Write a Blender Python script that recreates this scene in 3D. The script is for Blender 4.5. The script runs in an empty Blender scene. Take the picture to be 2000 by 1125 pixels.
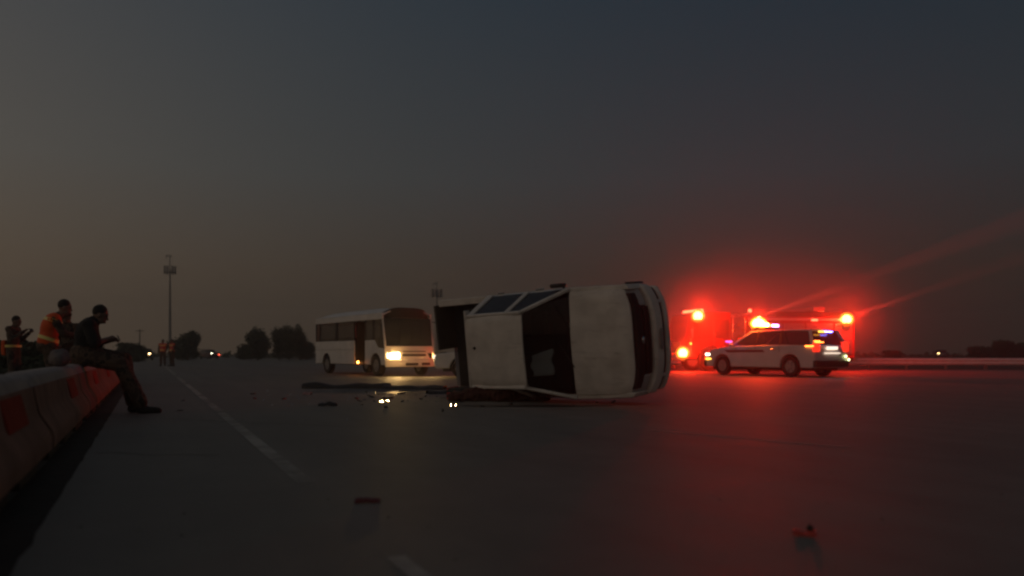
import bpy, bmesh, math, random
from mathutils import Vector, Matrix, noise
from mathutils.bvhtree import BVHTree
random.seed(7)
S = bpy.context.scene
COL = S.collection
R = math.radians
PI = math.pi

# ------------------------------------------------------------------ camera, sky, exposure
YAW = R(25.3); CA, SA = math.cos(YAW), math.sin(YAW)
CAM_H, F, HZ = 0.85, 1500.0, 690.0
cam_d = bpy.data.cameras.new('camera'); cam = bpy.data.objects.new('camera', cam_d); COL.objects.link(cam)
cam.location = (0, 0, CAM_H); cam.rotation_euler = (R(90), 0, -YAW)
cam_d.sensor_width = 36; cam_d.lens = 36*F/2000; cam_d.shift_y = (HZ-562.5)/2000
cam_d.clip_end = 3000; cam_d.clip_start = 0.05
cam_d.dof.use_dof = True; cam_d.dof.focus_distance = 15; cam_d.dof.aperture_fstop = .95
S.camera = cam

world = bpy.data.worlds.new('World'); S.world = world; world.use_nodes = True
nt = world.node_tree; nt.nodes.clear()
def wn(t, **k):
    n = nt.nodes.new(t)
    for a, b in k.items(): setattr(n, a, b)
    return n
wl = nt.links.new
AFTERGLOW = (.34, .235, .145)
SUNSET_AZ = YAW - R(122)           # world azimuth (from +Y, clockwise) of the afterglow, outside the frame on the left
tc = wn('ShaderNodeTexCoord'); sep = wn('ShaderNodeSeparateXYZ'); wl(tc.outputs['Generated'], sep.inputs[0])
ramp = wn('ShaderNodeValToRGB'); wl(sep.outputs['Z'], ramp.inputs[0])
cr = ramp.color_ramp
def lin(c): return tuple(((x/255)/12.92 if x/255 <= .04045 else ((x/255+.055)/1.055)**2.4) for x in c)+(1,)
cr.elements[0].position = 0.0;  cr.elements[0].color = lin((57, 46, 36))
cr.elements[1].position = 1.0;  cr.elements[1].color = lin((28, 38, 48))
for p, c in ((.10, (54, 48, 42)), (.22, (48, 55, 58)), (.42, (33, 48, 58))):
    e = cr.elements.new(p); e.color = lin(c)
dot = wn('ShaderNodeVectorMath', operation='DOT_PRODUCT'); wl(tc.outputs['Generated'], dot.inputs[0])
dot.inputs[1].default_value = (math.sin(SUNSET_AZ), math.cos(SUNSET_AZ), 0)
# afterglow: a wide warm lobe round the place where the sun went down
wrap = wn('ShaderNodeMath', operation='MULTIPLY_ADD'); wl(dot.outputs['Value'], wrap.inputs[0]); wrap.inputs[1].default_value = .5; wrap.inputs[2].default_value = .5
pw_ = wn('ShaderNodeMath', operation='POWER'); wl(wrap.outputs[0], pw_.inputs[0]); pw_.inputs[1].default_value = 2.3
zz = wn('ShaderNodeMath', operation='MULTIPLY'); wl(sep.outputs['Z'], zz.inputs[0]); zz.inputs[1].default_value = -1.6
ex = wn('ShaderNodeMath', operation='EXPONENT'); wl(zz.outputs[0], ex.inputs[0])
ag = wn('ShaderNodeMath', operation='MULTIPLY'); wl(pw_.outputs[0], ag.inputs[0]); wl(ex.outputs[0], ag.inputs[1])
agc = wn('ShaderNodeVectorMath', operation='SCALE'); agc.inputs[0].default_value = AFTERGLOW; wl(ag.outputs[0], agc.inputs['Scale'])
tint = wn('ShaderNodeVectorMath', operation='ADD'); azf = wn('ShaderNodeMath', operation='MULTIPLY_ADD'); wl(wrap.outputs[0], azf.inputs[0]); azf.inputs[1].default_value = .65; azf.inputs[2].default_value = .80
rsc = wn('ShaderNodeVectorMath', operation='SCALE'); wl(ramp.outputs[0], rsc.inputs[0]); wl(azf.outputs[0], rsc.inputs['Scale'])
wl(rsc.outputs[0], tint.inputs[0]); wl(agc.outputs[0], tint.inputs[1])
bg = wn('ShaderNodeBackground'); wl(tint.outputs[0], bg.inputs[0]); bg.inputs[1].default_value = 1.0
sky = wn('ShaderNodeTexSky', sky_type='NISHITA', sun_disc=False, sun_elevation=R(-4.5), sun_rotation=SUNSET_AZ, dust_density=4.0, air_density=1.5)
bg2 = wn('ShaderNodeBackground'); wl(sky.outputs[0], bg2.inputs[0]); bg2.inputs[1].default_value = 0.05
addw = wn('ShaderNodeAddShader'); wl(bg.outputs[0], addw.inputs[0]); wl(bg2.outputs[0], addw.inputs[1])
wout = wn('ShaderNodeOutputWorld'); wl(addw.outputs[0], wout.inputs[0])

S.view_settings.view_transform = 'Standard'; S.view_settings.look = 'None'
S.view_settings.exposure = 0.0; S.view_settings.gamma = 1.0; S.view_settings.use_curve_mapping = False
S.render.engine = 'CYCLES'
cy = S.cycles
cy.max_bounces = 5; cy.diffuse_bounces = 2; cy.glossy_bounces = 3; cy.transmission_bounces = 3; cy.volume_bounces = 0; cy.transparent_max_bounces = 10
cy.sample_clamp_indirect = 3.0; cy.sample_clamp_direct = 0
cy.use_denoising = True
cy.pixel_filter_type = 'BLACKMAN_HARRIS'; cy.filter_width = 2.4
HAZE_DENSITY = 0.0023
LAMP_GAIN = 1.0
RED = .47

# ------------------------------------------------------------------ frame helpers
def W(lat, dep, z=0.0): return Vector((lat*CA+dep*SA, -lat*SA+dep*CA, z))
def P(px, py, dep): return W((px-1000)/F*dep, dep, CAM_H-(py-HZ)/F*dep)
def G(px, py):
    d = CAM_H*F/(py-HZ); return W((px-1000)/F*d, d, 0)
def Dv(lat, dep): return Vector((lat*CA+dep*SA, -lat*SA+dep*CA, 0))
def heading(lat, dep):
    d = Dv(lat, dep); return math.atan2(d.y, d.x)

# ------------------------------------------------------------------ materials
MATS = {}
def mat(name, col, rough=.6, metal=0.0, spec=.5, var=.0, vscale=8, coat=0, bump=0, bscale=60, emit=None, estr=0, trans=0, col2=None, detail=5):
    m = bpy.data.materials.new(name); m.use_nodes = True; n = m.node_tree.nodes; l = m.node_tree.links
    b = n['Principled BSDF']; b.inputs['Base Color'].default_value = (*col, 1); b.inputs['Roughness'].default_value = rough
    b.inputs['Metallic'].default_value = metal; b.inputs['Specular IOR Level'].default_value = spec
    b.inputs['Coat Weight'].default_value = coat
    if trans: b.inputs['Alpha'].default_value = 1-trans
    if emit: b.inputs['Emission Color'].default_value = (*emit, 1); b.inputs['Emission Strength'].default_value = estr
    t = n.new('ShaderNodeTexCoord')
    if var:
        nz = n.new('ShaderNodeTexNoise'); nz.inputs['Scale'].default_value = vscale; nz.inputs['Detail'].default_value = detail; l.new(t.outputs['Object'], nz.inputs['Vector'])
        r = n.new('ShaderNodeValToRGB'); l.new(nz.outputs['Fac'], r.inputs[0])
        c2 = col2 or tuple(x*(1-var) for x in col)
        r.color_ramp.elements[0].position = .35; r.color_ramp.elements[0].color = (*c2, 1)
        r.color_ramp.elements[1].position = .65; r.color_ramp.elements[1].color = (*col, 1)
        l.new(r.outputs[0], b.inputs['Base Color'])
    if bump:
        nb = n.new('ShaderNodeTexNoise'); nb.inputs['Scale'].default_value = bscale; nb.inputs['Detail'].default_value = 4; l.new(t.outputs['Object'], nb.inputs['Vector'])
        bp = n.new('ShaderNodeBump'); bp.inputs['Strength'].default_value = bump; bp.inputs['Distance'].default_value = .02
        l.new(nb.outputs['Fac'], bp.inputs['Height']); l.new(bp.outputs[0], b.inputs['Normal'])
    MATS[name] = m; return m
def lamp_mat(name, col, s):
    return mat(name, tuple(min(1, c) for c in col), .3, emit=col, estr=s)
def camo(name, cs, scale=7):
    m = mat(name, cs[0], .9); n = m.node_tree.nodes; l = m.node_tree.links; b = n['Principled BSDF']
    t = n['Texture Coordinate'] if 'Texture Coordinate' in n else n.new('ShaderNodeTexCoord')
    nz = n.new('ShaderNodeTexNoise'); nz.inputs['Scale'].default_value = scale; nz.inputs['Detail'].default_value = 3
    r = n.new('ShaderNodeValToRGB'); r.color_ramp.interpolation = 'CONSTANT'
    l.new(t.outputs['Object'], nz.inputs['Vector']); l.new(nz.outputs['Fac'], r.inputs[0]); l.new(r.outputs[0], b.inputs['Base Color'])
    r.color_ramp.elements[0].color = (*cs[0], 1); r.color_ramp.elements[0].position = 0
    r.color_ramp.elements[1].color = (*cs[1], 1); r.color_ramp.elements[1].position = .46
    e = r.color_ramp.elements.new(.56); e.color = (*cs[2], 1)
    return m

m_white = mat('white_paint', (.74, .72, .69), .38, var=.14, vscale=2.5, coat=.25)
m_dusty = mat('dusty_white_paint', (.72, .67, .60), .42, var=.22, vscale=3.2, coat=.2, bump=.02, bscale=5)
def scuff(m, amt=.45):
    n = m.node_tree.nodes; l = m.node_tree.links; b = n['Principled BSDF']; src = b.inputs['Base Color'].links[0].from_socket
    t = n['Texture Coordinate'] if 'Texture Coordinate' in n else n.new('ShaderNodeTexCoord')
    mp = n.new('ShaderNodeMapping'); mp.inputs['Scale'].default_value = (1.2, 9, 7); mp.inputs['Rotation'].default_value = (0, 0, .5); l.new(t.outputs['Object'], mp.inputs[0])
    z = n.new('ShaderNodeTexNoise'); z.inputs['Scale'].default_value = 1.7; z.inputs['Detail'].default_value = 8; z.inputs['Roughness'].default_value = .7; l.new(mp.outputs[0], z.inputs['Vector'])
    r = n.new('ShaderNodeMapRange'); l.new(z.outputs[0], r.inputs[0]); r.inputs[1].default_value = .56; r.inputs[2].default_value = .70; r.inputs[3].default_value = 0; r.inputs[4].default_value = amt
    x = n.new('ShaderNodeMix'); x.data_type = 'RGBA'; l.new(r.outputs[0], x.inputs[0]); l.new(src, x.inputs[6]); x.inputs[7].default_value = (.22, .18, .14, 1); l.new(x.outputs[2], b.inputs['Base Color'])
scuff(m_dusty); scuff(m_white, .22)
m_black = mat('black_plastic', (.018, .018, .019), .5, var=.3, vscale=20)
m_liner = mat('bed_liner', (.012, .012, .013), .75, bump=.3, bscale=120)
m_rubber = mat('tyre_rubber', (.018, .017, .016), .85, bump=.2, bscale=90)
m_steel = mat('brushed_steel', (.5, .5, .5), .35, metal=1, var=.2, vscale=30)
m_chrome = mat('chrome', (.7, .7, .7), .12, metal=1)
m_alloy = mat('wheel_alloy', (.35, .35, .36), .4, metal=.8)
m_glass = mat('tinted_glass', (.010, .011, .012), .06, spec=.6, trans=.25)
m_screen = mat('clear_glass', (.010, .011, .011), .05, spec=.5, trans=.72)
m_busglass = mat('bus_glass', (.020, .018, .014), .08, spec=.6, trans=.55)
m_dark = mat('dark_interior', (.016, .015, .015), .8, var=.3, vscale=6)
m_seat = mat('seat_cloth', (.05, .045, .045), .9)
m_under = mat('underbody', (.02, .018, .016), .8, bump=.3, bscale=30)
m_fire = mat('fire_engine_red', (.42, .018, .012), .3, var=.15, vscale=2, coat=.4)
m_shutter = mat('shutter_aluminium', (.5, .5, .5), .4, metal=.7)
m_brass = mat('brass', (.75, .55, .2), .22, metal=1)
m_asphalt_tail = mat('red_lens', (.35, .02, .015), .25, spec=.6)
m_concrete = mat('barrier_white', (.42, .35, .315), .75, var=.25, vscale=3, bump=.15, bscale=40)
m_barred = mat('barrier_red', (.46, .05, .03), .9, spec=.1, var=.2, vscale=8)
m_barface = mat('barrier_red_brown', (.40, .205, .145), .95, spec=.1, var=.35, vscale=3)
m_bardark = mat('barrier_foot', (.06, .045, .035), .9, var=.4, vscale=6)
m_galv = mat('galvanised_steel', (.72, .69, .68), .5, metal=.1, var=.15, vscale=4)
m_bark = mat('bark', (.07, .05, .035), .9, bump=.4, bscale=20)
m_leaf = mat('leaves', (.045, .065, .025), .8, var=.5, vscale=1.2)
m_mast = mat('mast_steel', (.22, .21, .2), .6, metal=.3)
m_skin = mat('skin', (.20, .115, .08), .6, var=.1, vscale=12)
m_hair = mat('hair', (.012, .010, .009), .8, bump=.4, bscale=160)
m_camo = camo('camouflage_cloth', [(.08, .06, .04), (.13, .095, .065), (.045, .035, .025)])
m_camo2 = camo('brown_camouflage_cloth', [(.065, .042, .030), (.11, .072, .05), (.03, .022, .016)], 9)
m_blackcloth = mat('black_cloth', (.012, .012, .013), .9, bump=.3, bscale=30)
m_boot = mat('boot_leather', (.016, .013, .011), .7)
m_orange = mat('hi_vis_orange', (.75, .10, .015), .75, bump=.2, bscale=30)
m_redvest = mat('hi_vis_red', (.62, .10, .07), .75)
m_refl = mat('reflective_yellow', (.85, .70, .20), .35)
m_cloth = mat('maroon_blanket', (.085, .03, .022), .95, var=.4, vscale=9, bump=.4, bscale=25)
m_bag = mat('grey_canvas', (.20, .165, .155), .9, var=.25, vscale=7, bump=.3, bscale=60)
m_airbag = mat('airbag_cloth', (.55, .62, .60), .8)
m_shard = mat('mirror_shard', (.85, .85, .85), .03, metal=1)
m_paint_line = None

# ------------------------------------------------------------------ mesh builder
class MB:
    def __init__(s): s.b = bmesh.new()
    def _m(s, v, M):
        if M is not None:
            for x in v: x.co = M @ x.co
        return s
    def box(s, lo, hi, M=None, cuts=0):
        r = bmesh.ops.create_cube(s.b, size=1)
        c = (Vector(lo)+Vector(hi))/2; d = Vector(hi)-Vector(lo)
        for v in r['verts']: v.co = Vector((v.co.x*d.x, v.co.y*d.y, v.co.z*d.z))+c
        vs = r['verts']
        if cuts:
            es = list({e for v in vs for e in v.link_edges})
            q = bmesh.ops.subdivide_edges(s.b, edges=es, cuts=cuts, use_grid_fill=True)
            vs = list(set(vs) | {g for g in q['geom'] if isinstance(g, bmesh.types.BMVert)})
        return s._m(vs, M)
    def tube(s, p0, p1, r0, r1=None, seg=10, caps=True):
        p0, p1 = Vector(p0), Vector(p1); d = p1-p0
        r1 = r0 if r1 is None else r1
        r = bmesh.ops.create_cone(s.b, cap_ends=caps, segments=seg, radius1=r0, radius2=r1, depth=d.length)
        M = Matrix.Translation((p0+p1)/2) @ d.to_track_quat('Z', 'Y').to_matrix().to_4x4()
        return s._m(r['verts'], M)
    def bar(s, p0, p1, w, t, up=(0, 0, 1)):
        p0, p1 = Vector(p0), Vector(p1); x = (p1-p0); L = x.length; x.normalize()
        y = Vector(up).cross(x)
        if y.length < 1e-4: y = Vector((0, 1, 0)).cross(x)
        y.normalize(); z = x.cross(y)
        M = Matrix((x, y, z)).transposed().to_4x4(); M.translation = (p0+p1)/2
        return s.box((-L/2, -w/2, -t/2), (L/2, w/2, t/2), M)
    def ell(s, c, r, M=None, seg=12, rings=8):
        q = bmesh.ops.create_uvsphere(s.b, u_segments=seg, v_segments=rings, radius=1)
        for v in q['verts']: v.co = Vector((v.co.x*r[0], v.co.y*r[1], v.co.z*r[2]))
        if M is not None: s._m(q['verts'], M)
        for v in q['verts']: v.co += Vector(c)
        return s
    def prism(s, pts, a, b, axis='y'):
        """outline pts (x,z) extruded along y from a to b (or axis z: pts (x,y))"""
        def mk(p, t): return (p[0], t, p[1]) if axis == 'y' else ((p[0], p[1], t) if axis == 'z' else (t, p[0], p[1]))
        A = [s.b.verts.new(mk(p, a)) for p in pts]; B = [s.b.verts.new(mk(p, b)) for p in pts]
        n = len(pts)
        s.b.faces.new(A); s.b.faces.new(B[::-1])
        for i in range(n):
            j = (i+1) % n; s.b.faces.new((A[j], A[i], B[i], B[j]))
        return s
    def slab(s, fn, nu, nv, th, nrm=(0, 0, 1)):
        """fn(u,v)->Vector grid with thickness"""
        n = Vector(nrm)*th
        T = [[s.b.verts.new(fn(i/nu, j/nv)) for j in range(nv+1)] for i in range(nu+1)]
        D = [[s.b.verts.new(T[i][j].co-n) for j in range(nv+1)] for i in range(nu+1)]
        for i in range(nu):
            for j in range(nv):
                s.b.faces.new((T[i][j], T[i+1][j], T[i+1][j+1], T[i][j+1]))
                s.b.faces.new((D[i][j], D[i][j+1], D[i+1][j+1], D[i+1][j]))
        for i in range(nu):
            for j in (0, nv):
                s.b.faces.new((T[i][j], D[i][j], D[i+1][j], T[i+1][j]))
        for j in range(nv):
            for i in (0, nu):
                s.b.faces.new((T[i][j], T[i][j+1], D[i][j+1], D[i][j]))
        return s
    def poly(s, pts):
        s.b.faces.new([s.b.verts.new(p) for p in pts]); return s
    def deform(s, fn):
        for v in s.b.verts: v.co = fn(v.co.copy())
        return s
    def build(s, name, m, parent=None, bevel=0, smooth=True, seg=2, ang=40):
        bmesh.ops.recalc_face_normals(s.b, faces=s.b.faces[:])
        me = bpy.data.meshes.new(name); s.b.to_mesh(me); s.b.free()
        me.materials.append(m)
        o = bpy.data.objects.new(name, me); COL.objects.link(o)
        if parent: o.parent = parent
        if bevel:
            bv = o.modifiers.new('bevel', 'BEVEL'); bv.width = bevel; bv.segments = seg; bv.limit_method = 'ANGLE'; bv.angle_limit = R(35)
        if smooth: me.shade_smooth(); me.set_sharp_from_angle(angle=R(ang))
        return o

def tag(o, label, cat, group=None, kind=None):
    if label: o['label'] = label
    if cat: o['category'] = cat
    if group: o['group'] = group
    if kind: o['kind'] = kind
    return o
def thing(name, label, cat, loc=(0, 0, 0), rz=0, group=None):
    o = bpy.data.objects.new(name, None); COL.objects.link(o); o.empty_display_size = .3
    o.location = loc; o.rotation_euler = (0, 0, rz)
    return tag(o, label, cat, group)
def struct(o): o['kind'] = 'structure'; return o
def copy_tree(o, parent=None):
    c = o.copy(); COL.objects.link(c)
    if parent: c.parent = parent
    for ch in list(o.children): copy_tree(ch, c)
    return c
def point(name, loc, col, w, r=.06, parent=None):
    d = bpy.data.lights.new(name, 'POINT'); d.color = col; d.energy = w*LAMP_GAIN; d.shadow_soft_size = r
    o = bpy.data.objects.new(name, d); COL.objects.link(o); o.location = loc
    if parent: o.parent = parent
    return o
def spot(name, loc, dirv, col, w, ang, blend=.6, r=.06, parent=None):
    d = bpy.data.lights.new(name, 'SPOT'); d.color = col; d.energy = w*LAMP_GAIN; d.shadow_soft_size = r; d.spot_size = R(ang); d.spot_blend = blend
    o = bpy.data.objects.new(name, d); COL.objects.link(o); o.location = loc
    o.rotation_euler = Vector(dirv).to_track_quat('-Z', 'Y').to_euler()
    if parent: o.parent = parent
    return o

# ------------------------------------------------------------------ ground, road, markings
def ground_mat():
    m = mat('asphalt', (.06, .055, .05), .8)
    n = m.node_tree.nodes; l = m.node_tree.links; b = n['Principled BSDF']
    t = n.new('ShaderNodeTexCoord')
    def nz(sc, det=6):
        x = n.new('ShaderNodeTexNoise'); x.inputs['Scale'].default_value = sc; x.inputs['Detail'].default_value = det; l.new(t.outputs['Object'], x.inputs['Vector']); return x
    a, c, f = nz(.25), nz(2.2), nz(90, 2)
    mp = n.new('ShaderNodeMapping'); mp.inputs['Scale'].default_value = (1.6, .05, 1); l.new(t.outputs['Object'], mp.inputs[0])
    st = n.new('ShaderNodeTexNoise'); st.inputs['Scale'].default_value = 1.0; st.inputs['Detail'].default_value = 4; l.new(mp.outputs[0], st.inputs['Vector'])
    s1 = n.new('ShaderNodeMath'); s1.operation = 'ADD'; l.new(a.outputs[0], s1.inputs[0]); l.new(c.outputs[0], s1.inputs[1])
    s2 = n.new('ShaderNodeMath'); s2.operation = 'ADD'; l.new(s1.outputs[0], s2.inputs[0]); l.new(st.outputs[0], s2.inputs[1])
    s3 = n.new('ShaderNodeMath'); s3.operation = 'MULTIPLY_ADD'; l.new(f.outputs[0], s3.inputs[0]); s3.inputs[1].default_value = .5; l.new(s2.outputs[0], s3.inputs[2])
    r = n.new('ShaderNodeValToRGB'); mrr = n.new('ShaderNodeMapRange'); l.new(s3.outputs[0], mrr.inputs[0]); mrr.inputs[1].default_value = 1.2; mrr.inputs[2].default_value = 2.3
    l.new(mrr.outputs[0], r.inputs[0])
    r.color_ramp.elements[0].color = (.135, .122, .104, 1); r.color_ramp.elements[1].color = (.245, .220, .188, 1)
    l.new(r.outputs[0], b.inputs['Base Color'])
    rr = n.new('ShaderNodeMapRange'); l.new(c.outputs[0], rr.inputs[0]); rr.inputs[3].default_value = .58; rr.inputs[4].default_value = .74; l.new(rr.outputs[0], b.inputs['Roughness'])
    bp = n.new('ShaderNodeBump'); bp.inputs['Strength'].default_value = .5; bp.inputs['Distance'].default_value = .006; l.new(f.outputs[0], bp.inputs['Height']); l.new(bp.outputs[0], b.inputs['Normal'])
    return m
m_asphalt = ground_mat()
m_soil = mat('dry_soil', (.085, .068, .05), .95, var=.4, vscale=.6, bump=.4, bscale=8)
def line_mat(lo=.28, hi=.56):
    m = mat('worn_road_paint', (.42, .39, .34), .75)
    n = m.node_tree.nodes; l = m.node_tree.links; b = n['Principled BSDF']; out = n['Material Output']
    t = n.new('ShaderNodeTexCoord')
    x = n.new('ShaderNodeTexNoise'); x.inputs['Scale'].default_value = .37; x.inputs['Detail'].default_value = 12; x.inputs['Roughness'].default_value = .75; l.new(t.outputs['Object'], x.inputs['Vector'])
    r = n.new('ShaderNodeMapRange'); r.inputs[1].default_value = lo; r.inputs[2].default_value = hi; l.new(x.outputs[0], r.inputs[0])
    tr = n.new('ShaderNodeBsdfTransparent'); mx = n.new('ShaderNodeMixShader'); l.new(r.outputs[0], mx.inputs[0]); l.new(tr.outputs[0], mx.inputs[1]); l.new(b.outputs[0], mx.inputs[2]); l.new(mx.outputs[0], out.inputs[0])
    return m
m_paint_line = line_mat()

g = MB(); g.slab(lambda u, v: Vector((-480+960*u, -480+960*v, -.012)), 24, 24, .3)
struct(g.build('ground', m_soil))
# carriageway: from just outside the left barrier to the guard rail on the far right
gr_a, gr_b = W(7.0, 42.5), W(60, 38.5)
rd = MB()
rd.poly([(-1.25, -30, 0), (70, -30, 0), tuple(W(60, 36.0)), tuple(W(9.0, 40.5)), (17, 120, 0), (13, 440, 0), (-1.25, 440, 0)])
struct(rd.build('road', m_asphalt, smooth=False))
def strip(name, p0, p1, w, z=.004, n=20):
    p0, p1 = Vector(p0), Vector(p1); d = (p1-p0).normalized(); s = Vector((-d.y, d.x, 0))*w/2
    b = MB()
    L = [b.b.verts.new((*(p0.lerp(p1, i/n)+s).xy, z)) for i in range(n+1)]
    Q = [b.b.verts.new((*(p0.lerp(p1, i/n)-s).xy, z)) for i in range(n+1)]
    for i in range(n): b.b.faces.new((L[i], Q[i], Q[i+1], L[i+1]))
    return struct(b.build(name, m_paint_line, smooth=False))
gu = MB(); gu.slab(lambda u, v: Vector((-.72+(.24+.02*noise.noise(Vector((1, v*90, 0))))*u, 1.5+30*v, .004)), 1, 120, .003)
struct(gu.build('gutter_dirt_shade', mat('gutter_soil_shade', (.035, .028, .022), .95, var=.4, vscale=5)))  # dark soil strip, the barrier foot's shade put into its colour
strip('edge_line', (.93, 5.1, 0), (.93, 90, 0), .12, n=60)
strip('edge_line', (.93, 2.2, 0), (.93, 3.1, 0), .08)
m_paint_line = line_mat(.36, .72)
strip('lane_line', G(1275, 841), G(1660, 875), .16)
m_paint_line = line_mat(.40, .80)
strip('lane_line', G(1240, 727.5), G(1960, 729.5), .16)

m_crack = mat('crack_filler', (.03, .027, .024), .8)
def crack(p0, p1, w, seed, wob):
    b = MB(); n = 26; L = []; Q = []; d = (p1-p0); sd = Vector((-d.y, d.x, 0)).normalized()
    for i in range(n+1):
        u = i/n; p = p0+d*u+sd*(wob*noise.noise(Vector((u*3, seed, 0)))+.3*wob*noise.noise(Vector((u*14, seed, 5))))
        ww = w*(.5+.7*abs(noise.noise(Vector((u*9, seed, 9)))))
        L.append(b.b.verts.new((p.x+sd.x*ww, p.y+sd.y*ww, .003))); Q.append(b.b.verts.new((p.x-sd.x*ww, p.y-sd.y*ww, .003)))
    for i in range(n): b.b.faces.new((L[i], Q[i], Q[i+1], L[i+1]))
    struct(b.build('road_crack', m_crack, smooth=False))
for k, (a, c_, w_) in enumerate([((180, 886), (430, 889), .012), ((250, 815), (700, 834), .012)]):
    crack(G(*a), G(*c_), w_, k*3.1, .12)

# ------------------------------------------------------------------ left plastic barriers
def barrier(y0, y1, label, first):
    t = thing('road_barrier', label, 'barrier', (-.93, (y0+y1)/2, 0), 0, 'barriers along the left road edge')
    L = (y1-y0)/2-.015
    prof = [(-.27, .13), (.27, .13), (.265, .24), (.17, .40), (.13, .62), (.105, .675), (.06, .70), (-.06, .70), (-.105, .675), (-.13, .62), (-.17, .40), (-.265, .24)]
    b = MB()
    n = 14
    rings = []
    for i in range(n+1):
        y = -L+2*L*i/n; e = 1-abs(2*i/n-1)
        k = 1.0 if e > .14 else .955
        rings.append([b.b.verts.new((x*(k if k == 1 else .94), y, .13+(z-.13)*k)) for x, z in prof])
    m = len(prof)
    for i in range(n):
        for j in range(m):
            q = (j+1) % m; b.b.faces.new((rings[i][j], rings[i][q], rings[i+1][q], rings[i+1][j]))
    b.b.faces.new(rings[0][::-1]); b.b.faces.new(rings[-1])
    b.build('barrier_body', m_concrete, t, bevel=.012)
    f = MB()
    for k in (-.62, 0, .62): f.box((-.21, k*L-.42, 0), (.21, k*L+.42, .128))
    f.build('foot', m_bardark, t, bevel=.01)
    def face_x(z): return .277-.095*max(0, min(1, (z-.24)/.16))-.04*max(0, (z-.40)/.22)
    f = MB(); f.slab(lambda u, v: Vector((face_x(.135+.465*u), -L+.05+(2*L-.10)*v, .135+.465*u)), 12, 6, .012, (1, 0, .3)); f.build('side_face', m_barface, t, bevel=.003)  # slab over the side face, redder and browner than the body
    s = MB()
    yc = y_patch-(y0+y1)/2
    s.slab(lambda u, v: Vector((.204-.050*u, yc-.40+.80*v, .375+.20*u)), 2, 4, .012, (1, 0, .2))
    s.build('red_panel', m_barred, t, bevel=.004)
    return t
for i, lab in enumerate(['white road barrier with red panel, nearest at the left picture edge', 'white road barrier with red panel, between the nearest barrier and the grey bundle', 'white road barrier with red panel, the one the seated man rests on', 'white road barrier next beyond the seated man', 'white road barrier two beyond the seated man', 'white road barrier three beyond the seated man, last of the row in sight']):
    y0 = 2.75+4*i; y_patch = 5.66+4*i
    barrier(y0, y0+4, lab, i == 0)

# ------------------------------------------------------------------ far guard rail
gd = thing('guard_rail', 'galvanised guard rail lit red beyond the fire engine on the right', 'guard rail', (0, 0, 0))
b = MB(); L = (gr_b-gr_a).length; ux = (gr_b-gr_a)/L; un = Vector((-ux.y, ux.x, 0))
if (un.dot(Vector((0, 0, 0))-gr_a)) < 0: un = -un
prof = [(.0, .21), (.03, .24), (.075, .29), (.075, .33), (.02, .38), (.02, .42), (.075, .47), (.075, .51), (.03, .56), (0, .585)]
A = []
for k in range(0, 27):
    p = gr_a+ux*(L*k/26)
    A.append([b.b.verts.new(p+un*(.1+o)+Vector((0, 0, z))) for o, z in prof])
for k in range(26):
    for j in range(len(prof)-1): b.b.faces.new((A[k][j], A[k][j+1], A[k+1][j+1], A[k+1][j]))
b.build('rail', m_galv, gd, ang=80)
for k in range(27):
    p = gr_a+ux*(L*k/26)
    q = MB(); q.bar(p+Vector((0, 0, -.1)), p+Vector((0, 0, .62)), .10, .14, up=un); q.build('post', m_mast, gd, smooth=False)

# ------------------------------------------------------------------ wheel
def wheel(parent, x, y, r, w, side, hubcol=None):
    t = MB(); n = 28
    prof = [(r*.62, -w/2), (r*.92, -w/2), (r, -w*.32), (r, w*.32), (r*.92, w/2), (r*.62, w/2)]
    rg = []
    for k in range(n):
        a = 2*PI*k/n; rg.append([t.b.verts.new((math.cos(a)*q, z, math.sin(a)*q)) for q, z in prof])
    for k in range(n):
        k2 = (k+1) % n
        for j in range(len(prof)):
            j2 = (j+1) % len(prof); t.b.faces.new((rg[k][j], rg[k][j2], rg[k2][j2], rg[k2][j]))
    o = t.build('wheel', m_rubber, parent); o.location = (x, y, r)
    h = MB(); h.tube((0, -w*.42, 0), (0, w*.36*1, 0), r*.63, seg=24)
    h.tube((0, side*w*.36, 0), (0, side*w*.47, 0), r*.18, seg=12)
    for k in range(6):
        a = 2*PI*k/6; c, s_ = math.cos(a), math.sin(a)
        h.bar((c*r*.15, side*w*.42, s_*r*.15), (c*r*.6, side*w*.42, s_*r*.6), w*.12, r*.13, up=(0, 1, 0))
    h.build('rim', hubcol or m_alloy, o)
    return o
def arch(cx, cz, r, n=12, z0=None):
    """points from rear to front over a wheel, going along +x"""
    a0 = math.asin(max(-1, min(1, ((z0 if z0 is not None else cz)-cz)/r)))
    return [(cx-r*math.cos(a0+(PI-2*a0)*k/n), cz+r*math.sin(a0+(PI-2*a0)*k/n)) for k in range(n+1)]

# ------------------------------------------------------------------ overturned pickup
TH = R(41); ROLL = R(5.5); PIT = R(1.2)
pu = thing('pickup_truck', 'white double cab pickup lying on its side with roof towards the viewer', 'pickup truck')
Xd = Dv(math.cos(TH), -math.sin(TH)); Zh = Dv(-math.sin(TH), -math.cos(TH)); U = Vector((0, 0, 1))
Yd = U*math.cos(ROLL)+Zh*math.sin(ROLL); Zd = Zh*math.cos(ROLL)-U*math.sin(ROLL)
Xd2 = Xd*math.cos(PIT)+Yd*math.sin(PIT); Yd2 = Yd*math.cos(PIT)-Xd*math.sin(PIT)
PM = Matrix((Xd2, Yd2, Zd)).transposed().to_4x4()
PM.translation = W(.925, 14.5, 1.035)
pu.matrix_world = PM
def fd(v):
    if v.x > 1.0:
        t = (v.x-1.0)/1.5
        v.x -= .24*t*(abs(v.y)/.95)**3.6; v.y *= 1-.035*t
    return v
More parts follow.
